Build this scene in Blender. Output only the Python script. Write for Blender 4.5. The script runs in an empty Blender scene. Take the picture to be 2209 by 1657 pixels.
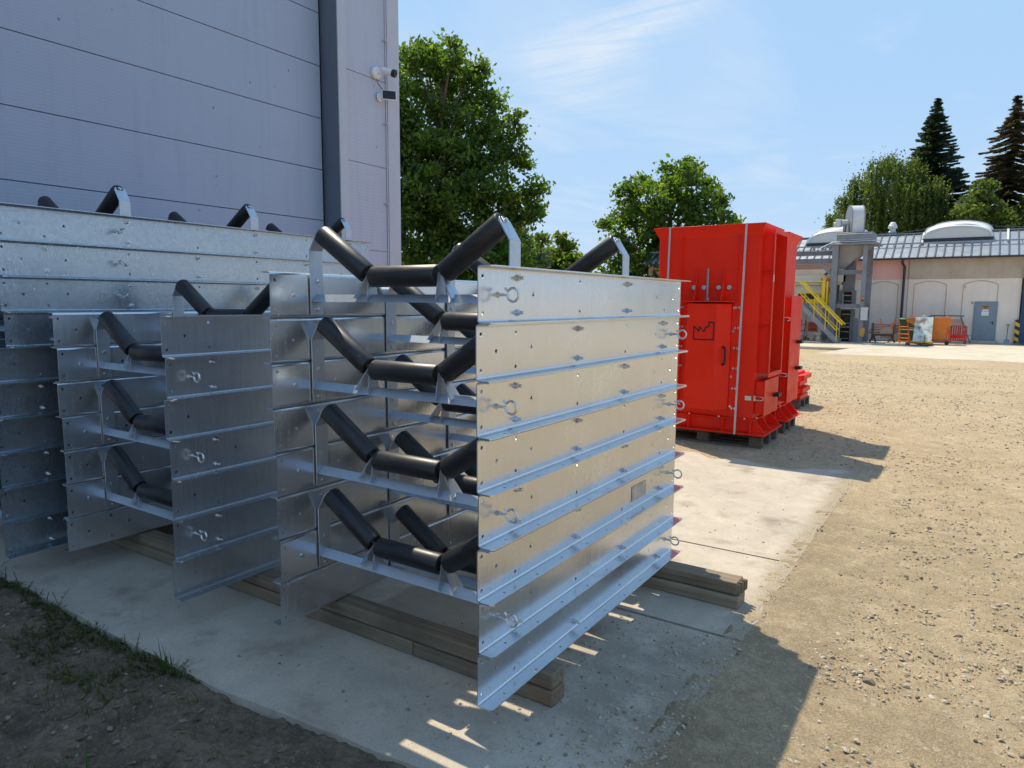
import bpy, math, random
import numpy as np
from mathutils import Vector, Matrix
from mathutils.geometry import tessellate_polygon

R = math.radians
SC = bpy.context.scene
COL = SC.collection
random.seed(7)
rng = np.random.default_rng(11)

# ------------------------------------------------------------------ camera
F_PX = 1487.5
yaw, pitch, roll = -0.58606, 0.119266, 0.006432
cam_d = bpy.data.cameras.new("camera")
cam_d.sensor_width = 36.0
cam_d.lens = 36.0 * F_PX / 2209.0
cam_d.clip_start = 0.05
cam_d.clip_end = 2000
cam = bpy.data.objects.new("camera", cam_d)
COL.objects.link(cam)
dv = Vector((math.sin(yaw)*math.cos(pitch), math.cos(yaw)*math.cos(pitch), -math.sin(pitch)))
rv = Vector((math.cos(yaw), -math.sin(yaw), 0))
uv_ = rv.cross(dv)
Rv = rv*math.cos(roll) + uv_*math.sin(roll)
Uv = uv_*math.cos(roll) - rv*math.sin(roll)
M = Matrix((Rv, Uv, -dv)).transposed().to_4x4()
M.translation = Vector((1.40982, -1.91228, 1.61743))
cam.matrix_world = M
SC.camera = cam
CAMP = np.array(M.translation)

# ------------------------------------------------------------------ light
SUN_EL = R(58)
SUN_H = Vector((-0.81, 0.59)).normalized()
SUN_DIR = Vector((SUN_H.x*math.cos(SUN_EL), SUN_H.y*math.cos(SUN_EL), math.sin(SUN_EL)))
SUN_ROT = math.atan2(SUN_H.x, SUN_H.y)
sl = bpy.data.lights.new("sun", 'SUN')
sl.energy = 2.65
sl.angle = R(0.55)
sl.color = (1.0, 0.895, 0.70)
so = bpy.data.objects.new("sun", sl)
so.rotation_euler = SUN_DIR.to_track_quat('Z', 'Y').to_euler()
so.location = (-20, 20, 40)
COL.objects.link(so)

world = bpy.data.worlds.new("World")
SC.world = world
world.use_nodes = True
wt = world.node_tree
wt.nodes.clear()
w_out = wt.nodes.new('ShaderNodeOutputWorld')
w_bg = wt.nodes.new('ShaderNodeBackground')
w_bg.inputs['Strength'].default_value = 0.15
w_sky = wt.nodes.new('ShaderNodeTexSky')
w_sky.sky_type = 'NISHITA'
w_sky.sun_disc = False
w_sky.sun_elevation = SUN_EL
w_sky.sun_rotation = SUN_ROT
w_sky.air_density = 1.0
w_sky.dust_density = 0.3
w_sky.ozone_density = 2.0
# thin cirrus laid on a plane high above (direction divided by its height)
w_tc = wt.nodes.new('ShaderNodeTexCoord')
w_sep = wt.nodes.new('ShaderNodeSeparateXYZ')
wt.links.new(w_tc.outputs['Generated'], w_sep.inputs[0])
def wmath(op, a, b=None, c=None):
    n = wt.nodes.new('ShaderNodeMath'); n.operation = op
    for i, v in enumerate((a, b, c)):
        if v is None: continue
        if isinstance(v, (int, float)): n.inputs[i].default_value = v
        else: wt.links.new(v, n.inputs[i])
    return n.outputs[0]
zc = wmath('MAXIMUM', w_sep.outputs['Z'], 0.05)
w_cmb = wt.nodes.new('ShaderNodeCombineXYZ')
wt.links.new(wmath('DIVIDE', w_sep.outputs['X'], zc), w_cmb.inputs[0])
wt.links.new(wmath('DIVIDE', w_sep.outputs['Y'], zc), w_cmb.inputs[1])
w_map = wt.nodes.new('ShaderNodeMapping')
w_map.inputs['Rotation'].default_value = (0, 0, R(35))
w_map.inputs['Scale'].default_value = (0.9, 0.45, 1)
w_map.inputs['Location'].default_value = (0.35, 0.15, 0)
wt.links.new(w_cmb.outputs[0], w_map.inputs[0])
w_n = wt.nodes.new('ShaderNodeTexNoise')
w_n.inputs['Scale'].default_value = 1.1
w_n.inputs['Detail'].default_value = 9
w_n.inputs['Roughness'].default_value = 0.58
w_n.inputs['Distortion'].default_value = 0.6
wt.links.new(w_map.outputs[0], w_n.inputs['Vector'])
w_rmp = wt.nodes.new('ShaderNodeMapRange')
w_rmp.inputs['From Min'].default_value = 0.50
w_rmp.inputs['From Max'].default_value = 0.85
w_rmp.inputs['To Max'].default_value = 0.75
wt.links.new(w_n.outputs['Fac'], w_rmp.inputs['Value'])
# a few brighter wisps at fixed places in that plane
w_us, w_vs = w_cmb.inputs[0].links[0].from_socket, w_cmb.inputs[1].links[0].from_socket
w_m2 = wt.nodes.new('ShaderNodeMapping'); w_m2.inputs['Rotation'].default_value = (0, 0, R(-40)); w_m2.inputs['Scale'].default_value = (1.2, 5.0, 1)
wt.links.new(w_cmb.outputs[0], w_m2.inputs[0])
w_n2 = wt.nodes.new('ShaderNodeTexNoise'); w_n2.inputs['Scale'].default_value = 1.5; w_n2.inputs['Detail'].default_value = 8; w_n2.inputs['Roughness'].default_value = 0.6; w_n2.inputs['Distortion'].default_value = 0.8
wt.links.new(w_m2.outputs[0], w_n2.inputs['Vector'])
tot_ = 0.0
for u0_, v0_, a_, b_, g_, k_ in ((-1.03, 2.42, 0.26, 0.13, R(-20), 1.0), (-1.22, 2.55, 0.40, 0.16, R(-40), 0.45), (-1.62, 2.95, 0.55, 0.25, R(125), 0.55), (-1.5, 2.5, 0.30, 0.12, R(140), 0.35), (-1.9, 2.2, 0.5, 0.2, R(60), 0.35)):
    du_, dv_ = wmath('SUBTRACT', w_us, u0_), wmath('SUBTRACT', w_vs, v0_)
    p_ = wmath('DIVIDE', wmath('ADD', wmath('MULTIPLY', du_, math.cos(g_)), wmath('MULTIPLY', dv_, math.sin(g_))), a_)
    q_ = wmath('DIVIDE', wmath('SUBTRACT', wmath('MULTIPLY', dv_, math.cos(g_)), wmath('MULTIPLY', du_, math.sin(g_))), b_)
    e_ = wmath('POWER', 2.718, wmath('MULTIPLY', wmath('ADD', wmath('MULTIPLY', p_, p_), wmath('MULTIPLY', q_, q_)), -1.0))
    tot_ = wmath('ADD', tot_, wmath('MULTIPLY', e_, k_))
w_r2 = wt.nodes.new('ShaderNodeMapRange'); w_r2.inputs['From Min'].default_value = 0.30; w_r2.inputs['From Max'].default_value = 0.75
wt.links.new(w_n2.outputs['Fac'], w_r2.inputs['Value'])
w_fac = wmath('MINIMUM', wmath('ADD', wmath('MULTIPLY', w_rmp.outputs[0], 0.8), wmath('MULTIPLY', wmath('MULTIPLY', tot_, w_r2.outputs[0]), 0.9)), 0.95)
w_mix = wt.nodes.new('ShaderNodeMix'); w_mix.data_type = 'RGBA'
wt.links.new(w_fac, w_mix.inputs['Factor'])
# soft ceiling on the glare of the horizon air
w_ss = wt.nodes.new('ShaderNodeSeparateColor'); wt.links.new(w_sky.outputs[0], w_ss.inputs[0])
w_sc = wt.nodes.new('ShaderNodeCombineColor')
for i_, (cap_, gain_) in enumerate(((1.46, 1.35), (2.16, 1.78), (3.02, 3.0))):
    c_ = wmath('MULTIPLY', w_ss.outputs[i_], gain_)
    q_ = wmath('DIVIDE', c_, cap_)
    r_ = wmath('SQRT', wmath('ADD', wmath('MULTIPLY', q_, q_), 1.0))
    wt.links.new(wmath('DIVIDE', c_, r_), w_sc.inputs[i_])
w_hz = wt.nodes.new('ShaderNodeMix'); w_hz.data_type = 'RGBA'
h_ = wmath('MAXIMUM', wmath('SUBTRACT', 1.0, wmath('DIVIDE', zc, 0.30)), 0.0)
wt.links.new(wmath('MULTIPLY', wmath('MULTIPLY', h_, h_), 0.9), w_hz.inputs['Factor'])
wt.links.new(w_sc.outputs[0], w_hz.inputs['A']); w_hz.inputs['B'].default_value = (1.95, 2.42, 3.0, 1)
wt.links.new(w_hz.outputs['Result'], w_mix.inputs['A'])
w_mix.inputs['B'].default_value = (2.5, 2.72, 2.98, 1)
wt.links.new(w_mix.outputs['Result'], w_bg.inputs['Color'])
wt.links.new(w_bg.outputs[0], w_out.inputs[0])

SC.view_settings.view_transform = 'Standard'
SC.view_settings.look = 'None'
SC.view_settings.exposure = 1.1
SC.view_settings.gamma = 1.0

# ------------------------------------------------------------------ materials
class NT:
    def __init__(self, name):
        self.m = bpy.data.materials.new(name); self.m.use_nodes = True
        self.t = self.m.node_tree; self.t.nodes.clear()
        self.out = self.n('ShaderNodeOutputMaterial')
        self.b = self.n('ShaderNodeBsdfPrincipled')
        self.t.links.new(self.b.outputs[0], self.out.inputs[0])
        self._tc = None
    def n(self, typ, **kw):
        x = self.t.nodes.new(typ)
        for k, v in kw.items(): setattr(x, k, v)
        return x
    def l(self, a, b): self.t.links.new(a, b)
    def set(self, inp, v):
        s = self.b.inputs[inp]
        if hasattr(v, 'is_output'): self.l(v, s)
        else: s.default_value = v if not (isinstance(v, tuple) and len(v) == 3) else (*v, 1)
    def pos(self):
        if not self._tc: self._tc = self.n('ShaderNodeNewGeometry')
        return self._tc.outputs['Position']
    def objco(self):
        return self.n('ShaderNodeTexCoord').outputs['Object']
    def mapping(self, vec, scale=(1, 1, 1), rot=(0, 0, 0), loc=(0, 0, 0)):
        m = self.n('ShaderNodeMapping')
        m.inputs['Scale'].default_value = scale; m.inputs['Rotation'].default_value = rot; m.inputs['Location'].default_value = loc
        self.l(vec, m.inputs[0]); return m.outputs[0]
    def noise(self, vec, scale=5, detail=6, rough=0.55, dist=0):
        x = self.n('ShaderNodeTexNoise')
        x.inputs['Scale'].default_value = scale; x.inputs['Detail'].default_value = detail
        x.inputs['Roughness'].default_value = rough; x.inputs['Distortion'].default_value = dist
        self.l(vec, x.inputs['Vector']); return x.outputs['Fac']
    def voronoi(self, vec, scale=5, feature='F1', out='Distance', rnd=1.0):
        x = self.n('ShaderNodeTexVoronoi', feature=feature); x.inputs['Scale'].default_value = scale
        x.inputs['Randomness'].default_value = rnd
        self.l(vec, x.inputs['Vector']); return x.outputs[out]
    def ramp(self, fac, stops, interp='LINEAR'):
        x = self.n('ShaderNodeValToRGB'); cr = x.color_ramp; cr.interpolation = interp
        while len(cr.elements) < len(stops): cr.elements.new(0.5)
        for e, (p, c) in zip(cr.elements, stops):
            e.position = p
            e.color = (c, c, c, 1) if isinstance(c, (int, float)) else (*c, 1)
        self.l(fac, x.inputs[0]); return x.outputs[0]
    def mr(self, v, a, b, c=0.0, d=1.0):
        x = self.n('ShaderNodeMapRange')
        for k, val in zip(('From Min', 'From Max', 'To Min', 'To Max'), (a, b, c, d)): x.inputs[k].default_value = val
        self.l(v, x.inputs['Value']); return x.outputs[0]
    def mix(self, fac, a, b, mode='MIX'):
        x = self.n('ShaderNodeMix', data_type='RGBA', blend_type=mode)
        for s, v in ((x.inputs['Factor'], fac), (x.inputs['A'], a), (x.inputs['B'], b)):
            if hasattr(v, 'is_output'): self.l(v, s)
            elif isinstance(v, tuple): s.default_value = (*v, 1)
            else: s.default_value = v
        return x.outputs['Result']
    def math(self, op, a, b=None):
        x = self.n('ShaderNodeMath', operation=op)
        for i, v in enumerate((a, b)):
            if v is None: continue
            if hasattr(v, 'is_output'): self.l(v, x.inputs[i])
            else: x.inputs[i].default_value = v
        return x.outputs[0]
    def sep(self, v):
        x = self.n('ShaderNodeSeparateXYZ'); self.l(v, x.inputs[0]); return x.outputs
    def bump(self, h, strength=0.3, dist=0.01):
        x = self.n('ShaderNodeBump'); x.inputs['Strength'].default_value = strength; x.inputs['Distance'].default_value = dist
        self.l(h, x.inputs['Height']); self.l(x.outputs[0], self.b.inputs['Normal'])
    def objrand(self):
        return self.n('ShaderNodeObjectInfo').outputs['Random']

def paint(name, col, rough=0.45, var=0.12, metal=0.0, nscale=3.0, dirt=None, bump=0.0, dscale=1.6, dlo=0.55, spec=0.5):
    m = NT(name); v = m.noise(m.objco(), nscale, 5)
    lo = tuple(c*(1-var) for c in col); hi = tuple(min(1, c*(1+var)) for c in col)
    c = m.mix(m.mr(v, 0.3, 0.7), lo, hi)
    if dirt:
        d = m.noise(m.objco(), dscale, 8, 0.65)
        c = m.mix(m.mr(d, dlo, dlo+0.2), c, dirt)
    m.set('Base Color', c); m.set('Metallic', metal); m.b.inputs['Specular IOR Level'].default_value = spec
    m.set('Roughness', m.mr(m.noise(m.objco(), nscale*4, 4), 0.3, 0.7, max(0.05, rough-0.08), min(1, rough+0.1)))
    if bump: m.bump(m.noise(m.objco(), 60, 3), bump, 0.004)
    return m.m

def galv(name, base, rough, spangle=0.0, streak=0.5):
    m = NT(name); oc = m.objco()
    st = m.noise(m.mapping(oc, (22, 22, 1.3)), 4.0, 6, 0.6)       # runs of zinc down the sheet
    cl = m.noise(oc, 3.0, 5, 0.6)
    sp = m.voronoi(oc, 55, out='Color')
    spv = m.sep(sp)[0]
    f = m.math('ADD', m.math('MULTIPLY', st, streak), m.math('MULTIPLY', cl, 1-streak))
    lo = tuple(c*0.87 for c in base); hi = tuple(min(1, c*1.08) for c in base)
    c = m.mix(m.mr(f, 0.32, 0.68), lo, hi)
    if spangle:
        c = m.mix(m.mr(spv, 0, 1, 0.0, spangle), c, tuple(x*0.62 for x in base))
    # slanting scrapes
    sc = m.noise(m.mapping(oc, (1.0, 1.6, 26), (R(24), 0, 0)), 2.4, 4, 0.5)
    scm = m.math('MULTIPLY', m.mr(sc, 0.66, 0.72), m.mr(m.noise(oc, 2.1, 2), 0.5, 0.62))
    c = m.mix(m.math('MULTIPLY', scm, 0.55), c, tuple(x*0.45 for x in base))
    rnd = m.objrand()
    c = m.mix(m.mr(rnd, 0, 1, 0.0, 0.14), c, (0.45, 0.46, 0.47))
    m.set('Base Color', c); m.set('Metallic', 0.87)
    r = m.mr(f, 0.3, 0.7, rough-0.05, rough+0.07)
    m.set('Roughness', r)
    h = m.math('ADD', m.math('MULTIPLY', st, 0.25), m.math('MULTIPLY', m.noise(m.mapping(oc, (3, 1, 2.2)), 1.7, 2), 3.0))
    m.bump(h, 0.10, 0.005)
    return m.m

MAT = {}
MAT['galv'] = galv('galvanised_sheet', (0.69, 0.725, 0.755), 0.23, 0.06, 0.5)
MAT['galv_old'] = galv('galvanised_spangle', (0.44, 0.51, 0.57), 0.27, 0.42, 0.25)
MAT['galv_frame'] = galv('galvanised_dipped', (0.52, 0.57, 0.63), 0.42, 0.2, 0.3)
MAT['sticker'] = paint('sticker_residue', (0.46, 0.46, 0.45), 0.5, 0.35, 0.6, 18, (0.22, 0.21, 0.20), 0, 9, 0.5)
MAT['taupe'] = paint('taupe_chute', (0.26, 0.245, 0.22), 0.55, 0.12)
MAT['zinc'] = paint('bright_zinc', (0.62, 0.64, 0.66), 0.28, 0.1, 1.0, 40)
def roller_mat():
    m = NT('black_roller_tube'); oc = m.objco()
    n = m.noise(m.mapping(oc, (6, 40, 40)), 1.5, 5, 0.6)
    c = m.mix(m.mr(n, 0.35, 0.75), (0.010, 0.010, 0.012), (0.022, 0.021, 0.022))
    d = m.noise(oc, 14, 7, 0.7)
    c = m.mix(m.mr(d, 0.60, 0.85, 0, 0.30), c, (0.12, 0.11, 0.10))
    m.set('Base Color', c); m.set('Roughness', m.mr(d, 0.3, 0.7, 0.36, 0.52)); m.bump(n, 0.05, 0.003)
    return m.m
MAT['roller'] = roller_mat()
MAT['black'] = paint('black_plastic', (0.012, 0.012, 0.013), 0.45)
MAT['dark'] = paint('dark_gap', (0.008, 0.008, 0.009), 0.9)
MAT['steel'] = paint('dull_steel', (0.28, 0.28, 0.28), 0.45, 0.2, 0.8, 20)

def wood(name, a, b, axis=0):
    m = NT(name); oc = m.objco()
    sc = [26, 26, 26]; sc[axis] = 1.2
    g = m.noise(m.mapping(oc, tuple(sc)), 1.6, 7, 0.62, 0.5)
    k = m.noise(oc, 1.7, 5, 0.6)
    c = m.mix(m.mr(g, 0.3, 0.7), a, b)
    c = m.mix(m.mr(k, 0.5, 0.75, 0, 0.65), c, tuple(x*0.4 for x in a))
    c = m.mix(m.mr(m.noise(oc, 4.5, 4), 0.58, 0.72, 0, 0.5), c, (0.30, 0.15, 0.06))
    c = m.mix(m.mr(m.objrand(), 0, 1, 0.0, 0.4), c, tuple(x*0.42 for x in a))  # random darkening per object, put into the colour for shade on the rear beam
    m.set('Base Color', c); m.set('Roughness', 0.85)
    m.bump(g, 0.5, 0.006)
    return m.m
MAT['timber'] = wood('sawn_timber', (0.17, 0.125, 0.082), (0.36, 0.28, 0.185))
MAT['pallet'] = wood('pallet_wood', (0.10, 0.075, 0.05), (0.20, 0.155, 0.11))

def panel_mat(name, col, pitch=0.03, bump=0.55):
    m = NT(name); p = m.pos(); z = m.sep(p)[2]
    w = m.math('SINE', m.math('MULTIPLY', z, 2*math.pi/pitch))
    n = m.noise(p, 0.6, 4, 0.6)
    c = m.mix(m.mr(n, 0.3, 0.7), tuple(x*0.93 for x in col), col)
    sp = m.voronoi(m.mapping(p, (1, 1, 0.75)), 5.5)
    gate = m.mr(m.noise(p, 0.9, 2), 0.42, 0.56)
    spots = m.math('MULTIPLY', m.mr(sp, 0.035, 0.075, 1, 0), gate)
    c = m.mix(m.math('MULTIPLY', spots, 0.7), c, (0.06, 0.05, 0.05))
    run = m.noise(m.mapping(p, (1, 9, 0.5)), 1.2, 5, 0.6)
    c = m.mix(m.mr(run, 0.52, 0.75, 0, 0.4), c, tuple(x*0.72 for x in col))
    m.set('Base Color', c); m.set('Roughness', 0.42)
    m.bump(w, bump, 0.0012)
    return m.m
MAT['door_panel'] = panel_mat('sectional_door_sheet', (0.33, 0.39, 0.505), 0.03, 0.25)
MAT['wall_panel'] = panel_mat('sandwich_wall_sheet', (0.43, 0.468, 0.56), 0.04, 0.5)
MAT['trim'] = paint('pale_flashing', (0.44, 0.47, 0.53), 0.4, 0.05)
MAT['reveal'] = paint('slate_flashing', (0.125, 0.15, 0.185), 0.42, 0.06)
MAT['white'] = paint('white_paint', (0.72, 0.72, 0.71), 0.35, 0.04)
MAT['red'] = paint('red_paint', (0.85, 0.028, 0.009), 0.42, 0.10, 0, 1.6, (0.60, 0.035, 0.02), 0.02, 1.6, 0.55, 0.16)
MAT['red_dark'] = paint('old_red_paint', (0.36, 0.03, 0.025), 0.5, 0.15)
MAT['strap'] = paint('grey_steel_strap', (0.52, 0.50, 0.50), 0.4, 0.1, 0.3)
MAT['grey_steel'] = paint('grey_steel_paint', (0.21, 0.22, 0.25), 0.45, 0.10, 0, 2, (0.14, 0.13, 0.12))
MAT['grey_light'] = paint('light_grey_housing', (0.56, 0.56, 0.56), 0.42, 0.06)
MAT['grey_dark'] = paint('dark_grey_casing', (0.13, 0.135, 0.15), 0.5, 0.12)
MAT['yellow'] = paint('safety_yellow', (0.72, 0.50, 0.015), 0.42, 0.08)
MAT['orange'] = paint('orange_paint', (0.70, 0.19, 0.018), 0.45, 0.12, 0, 3, (0.40, 0.12, 0.03))
MAT['orange_dark'] = paint('orange_drum', (0.52, 0.13, 0.03), 0.5, 0.1)
MAT['cream'] = paint('cream_casing', (0.62, 0.61, 0.53), 0.5, 0.06)
MAT['blue'] = paint('blue_paint', (0.015, 0.05, 0.16), 0.5, 0.1)
MAT['green'] = paint('green_bin_plastic', (0.02, 0.09, 0.035), 0.5, 0.1)
MAT['rusty_white'] = paint('rusted_white_sheet', (0.62, 0.66, 0.58), 0.5, 0.06, 0, 3, (0.22, 0.085, 0.02), 0, 2.6, 0.44)
MAT['rust'] = paint('rusty_iron', (0.13, 0.065, 0.04), 0.75, 0.3, 0.2, 8)
MAT['door_grey'] = paint('blue_grey_door', (0.20, 0.26, 0.31), 0.42, 0.06)
MAT['paper'] = paint('white_paper', (0.75, 0.76, 0.78), 0.7, 0.02)
MAT['sign_orange'] = paint('orange_sign', (0.62, 0.28, 0.03), 0.5, 0.04)
def wall_mat(name, a, b, scale=1.2, stain=(0.25, 0.22, 0.19), lo=0.62):
    m = NT(name); p = m.pos()
    c = m.mix(m.mr(m.noise(p, scale, 7, 0.6), 0.32, 0.68), a, b)
    run = m.noise(m.mapping(p, (2.2, 2.2, 0.25)), 1.5, 6, 0.6)
    c = m.mix(m.mr(run, 0.52, 0.78, 0, 0.45), c, stain)
    blot = m.noise(p, 3.3, 6, 0.6)
    c = m.mix(m.mr(blot, lo, lo+0.12, 0, 0.35), c, stain)
    m.set('Base Color', c); m.set('Roughness', 0.9); m.bump(m.noise(p, 25, 5), 0.25, 0.01)
    return m.m
MAT['wall_cream'] = wall_mat('cream_render', (0.76, 0.67, 0.56), (0.82, 0.74, 0.64), 0.9, (0.62, 0.54, 0.46), 0.66)
MAT['wall_pink'] = wall_mat('pink_render', (0.74, 0.40, 0.32), (0.80, 0.47, 0.39), 0.9, (0.50, 0.30, 0.25))
MAT['wall_brown'] = wall_mat('bare_cement_render', (0.42, 0.345, 0.25), (0.52, 0.45, 0.35), 1.0, (0.33, 0.26, 0.19))
MAT['arch_line'] = paint('arch_joint', (0.50, 0.36, 0.27), 0.9, 0.15)
MAT['roof'] = paint('grey_roof_sheet', (0.30, 0.325, 0.36), 0.42, 0.08, 0.25, 0.8)
MAT['roof_seam'] = paint('dark_roof_seam', (0.075, 0.085, 0.11), 0.5, 0.1)
MAT['gutter'] = paint('dark_gutter', (0.025, 0.028, 0.035), 0.45, 0.1)
MAT['dome'] = paint('white_skylight', (0.66, 0.65, 0.60), 0.4, 0.06, 0, 1)
MAT['vent'] = paint('pale_blue_vent', (0.34, 0.42, 0.46), 0.4, 0.08, 0.4)

# ------------------------------------------------------------------ object helpers
def tag(o, label=None, cat=None, group=None, kind=None):
    if label: o['label'] = label
    if cat: o['category'] = cat
    if group: o['group'] = group
    if kind: o['kind'] = kind
    return o
def empty(name, loc=(0, 0, 0), rz=0, label=None, cat=None, group=None):
    o = bpy.data.objects.new(name, None); o.empty_display_size = 0.2
    o.location = loc; o.rotation_euler = (0, 0, rz); COL.objects.link(o)
    return tag(o, label, cat, group)
def kids(o): return [c for c in bpy.data.objects if c.parent == o]
def copy_tree(o, parent=None, children=None):
    c = o.copy(); COL.objects.link(c)
    if parent: c.parent = parent
    for ch in list(o.children): copy_tree(ch, c)
    return c

class MB:
    """collects shapes into one mesh"""
    def __init__(self): self.v = []; self.f = []; self.mi = []; self.cur = 0
    def add(self, vs, fs, mat=None):
        b = len(self.v)
        for p in vs:
            p = Vector(p)
            if mat is not None: p = mat @ p
            self.v.append(tuple(p))
        for f in fs: self.f.append(tuple(i+b for i in f)); self.mi.append(self.cur)
        return self
    def box(self, x0, x1, y0, y1, z0, z1, mat=None):
        vs = [(x, y, z) for z in (z0, z1) for y in (y0, y1) for x in (x0, x1)]
        fs = [(0, 2, 3, 1), (4, 5, 7, 6), (0, 1, 5, 4), (2, 6, 7, 3), (0, 4, 6, 2), (1, 3, 7, 5)]
        return self.add(vs, fs, mat)
    def prism(self, poly, axis, a, b, mat=None):
        """extrude 2D polygon along axis from a to b; poly coords are the other two axes in order"""
        def P(u, w, t):
            return (t, u, w) if axis == 0 else ((u, t, w) if axis == 1 else (u, w, t))
        n = len(poly)
        vs = [P(u, w, a) for u, w in poly] + [P(u, w, b) for u, w in poly]
        fs = [tuple(range(n)), tuple(range(2*n-1, n-1, -1))]
        fs += [(i, i+n, (i+1) % n+n, (i+1) % n) for i in range(n)]
        return self.add(vs, fs, mat)
    def bar(self, p, q, w, h, up=(0, 0, 1)):
        """rectangular bar from p to q"""
        p, q = Vector(p), Vector(q); d = (q-p); L = d.length; d.normalize(); u = Vector(up)
        s = d.cross(u)
        if s.length < 1e-5: s = d.cross(Vector((1, 0, 0)))
        s.normalize(); u = s.cross(d)
        m = Matrix((s, d, u)).transposed().to_4x4(); m.translation = p
        return self.box(-w/2, w/2, 0, L, -h/2, h/2, m)
    def ibeam(self, p, q, w, h, t=0.03, up=(0, 0, 1)):
        p, q = Vector(p), Vector(q); d = (q-p); L = d.length; d.normalize(); u = Vector(up)
        s = d.cross(u)
        if s.length < 1e-5: s = d.cross(Vector((1, 0, 0)))
        s.normalize(); u = s.cross(d)
        m = Matrix((s, d, u)).transposed().to_4x4(); m.translation = p
        self.box(-w/2, w/2, 0, L, h/2-t, h/2, m); self.box(-w/2, w/2, 0, L, -h/2, -h/2+t, m)
        return self.box(-t/2, t/2, 0, L, -h/2+t, h/2-t, m)
    def lathe(self, prof, p, d, n=20):
        """prof: list of (t along axis, radius); p origin; d axis direction"""
        p, d = Vector(p), Vector(d).normalized()
        a = d.orthogonal().normalized(); b = d.cross(a)
        vs = []; fs = []
        for t, r in prof:
            for i in range(n):
                an = 2*math.pi*i/n
                vs.append(p+d*t+(a*math.cos(an)+b*math.sin(an))*r)
        k = len(prof)
        for j in range(k-1):
            for i in range(n):
                fs.append((j*n+i, j*n+(i+1) % n, (j+1)*n+(i+1) % n, (j+1)*n+i))
        fs.append(tuple(range(n-1, -1, -1))); fs.append(tuple((k-1)*n+i for i in range(n)))
        return self.add(vs, fs)
    def cyl(self, p, q, r, n=14, r2=None):
        p, q = Vector(p), Vector(q)
        return self.lathe([(0, r), ((q-p).length, r if r2 is None else r2)], p, q-p, n)
    def tube(self, pts, r, n=8):
        pts = [Vector(p) for p in pts]; k = len(pts); vs = []; fs = []
        ref = None
        for j, p in enumerate(pts):
            d = (pts[min(j+1, k-1)]-pts[max(j-1, 0)]).normalized()
            if ref is None: ref = d.orthogonal().normalized()
            ref = (ref-d*ref.dot(d)).normalized(); b = d.cross(ref)
            rr = r[j] if isinstance(r, (list, tuple)) else r
            for i in range(n):
                an = 2*math.pi*i/n; vs.append(p+(ref*math.cos(an)+b*math.sin(an))*rr)
        for j in range(k-1):
            for i in range(n): fs.append((j*n+i, j*n+(i+1) % n, (j+1)*n+(i+1) % n, (j+1)*n+i))
        fs.append(tuple(range(n-1, -1, -1))); fs.append(tuple((k-1)*n+i for i in range(n)))
        return self.add(vs, fs)
    def sheet(self, outer, holes, P, t):
        """flat sheet with real holes. outer/holes in 2D, P(u,w,s) maps to 3D with s in 0..t"""
        loops = [[Vector((u, w, 0)) for u, w in outer]] + [[Vector((u, w, 0)) for u, w in h] for h in holes]
        tris = tessellate_polygon(loops)
        flat = [q for l in loops for q in l]; n = len(flat)
        vs = [P(q.x, q.y, 0) for q in flat] + [P(q.x, q.y, t) for q in flat]
        fs = [tuple(tr) for tr in tris] + [tuple(i+n for i in reversed(tr)) for tr in tris]
        b = 0
        for l in loops:
            m = len(l)
            fs += [(b+i, b+(i+1) % m, b+(i+1) % m+n, b+i+n) for i in range(m)]
            b += m
        return self.add(vs, fs)
    def build(self, name, mat, parent=None, label=None, bevel=0, smooth=True, seg=1):
        me = bpy.data.meshes.new(name); me.from_pydata(self.v, [], self.f)
        mats = mat if isinstance(mat, (list, tuple)) else [mat]
        for x in mats: me.materials.append(MAT[x] if isinstance(x, str) else x)
        if len(mats) > 1: me.polygons.foreach_set('material_index', self.mi)
        me.validate(); 
        import bmesh
        bm = bmesh.new(); bm.from_mesh(me); bmesh.ops.recalc_face_normals(bm, faces=bm.faces[:]); bm.to_mesh(me); bm.free()
        if smooth:
            me.polygons.foreach_set('use_smooth', [True]*len(me.polygons))
            me.set_sharp_from_angle(angle=R(35))
        me.update()
        o = bpy.data.objects.new(name, me); COL.objects.link(o)
        if parent: o.parent = parent
        if label: o['label'] = label
        if bevel:
            b = o.modifiers.new('bevel', 'BEVEL'); b.width = bevel; b.segments = seg; b.limit_method = 'ANGLE'; b.angle_limit = R(40)
        return o

def circ(cx, cy, r, n=10):
    return [(cx+r*math.cos(2*math.pi*i/n), cy+r*math.sin(2*math.pi*i/n)) for i in range(n)]

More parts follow.
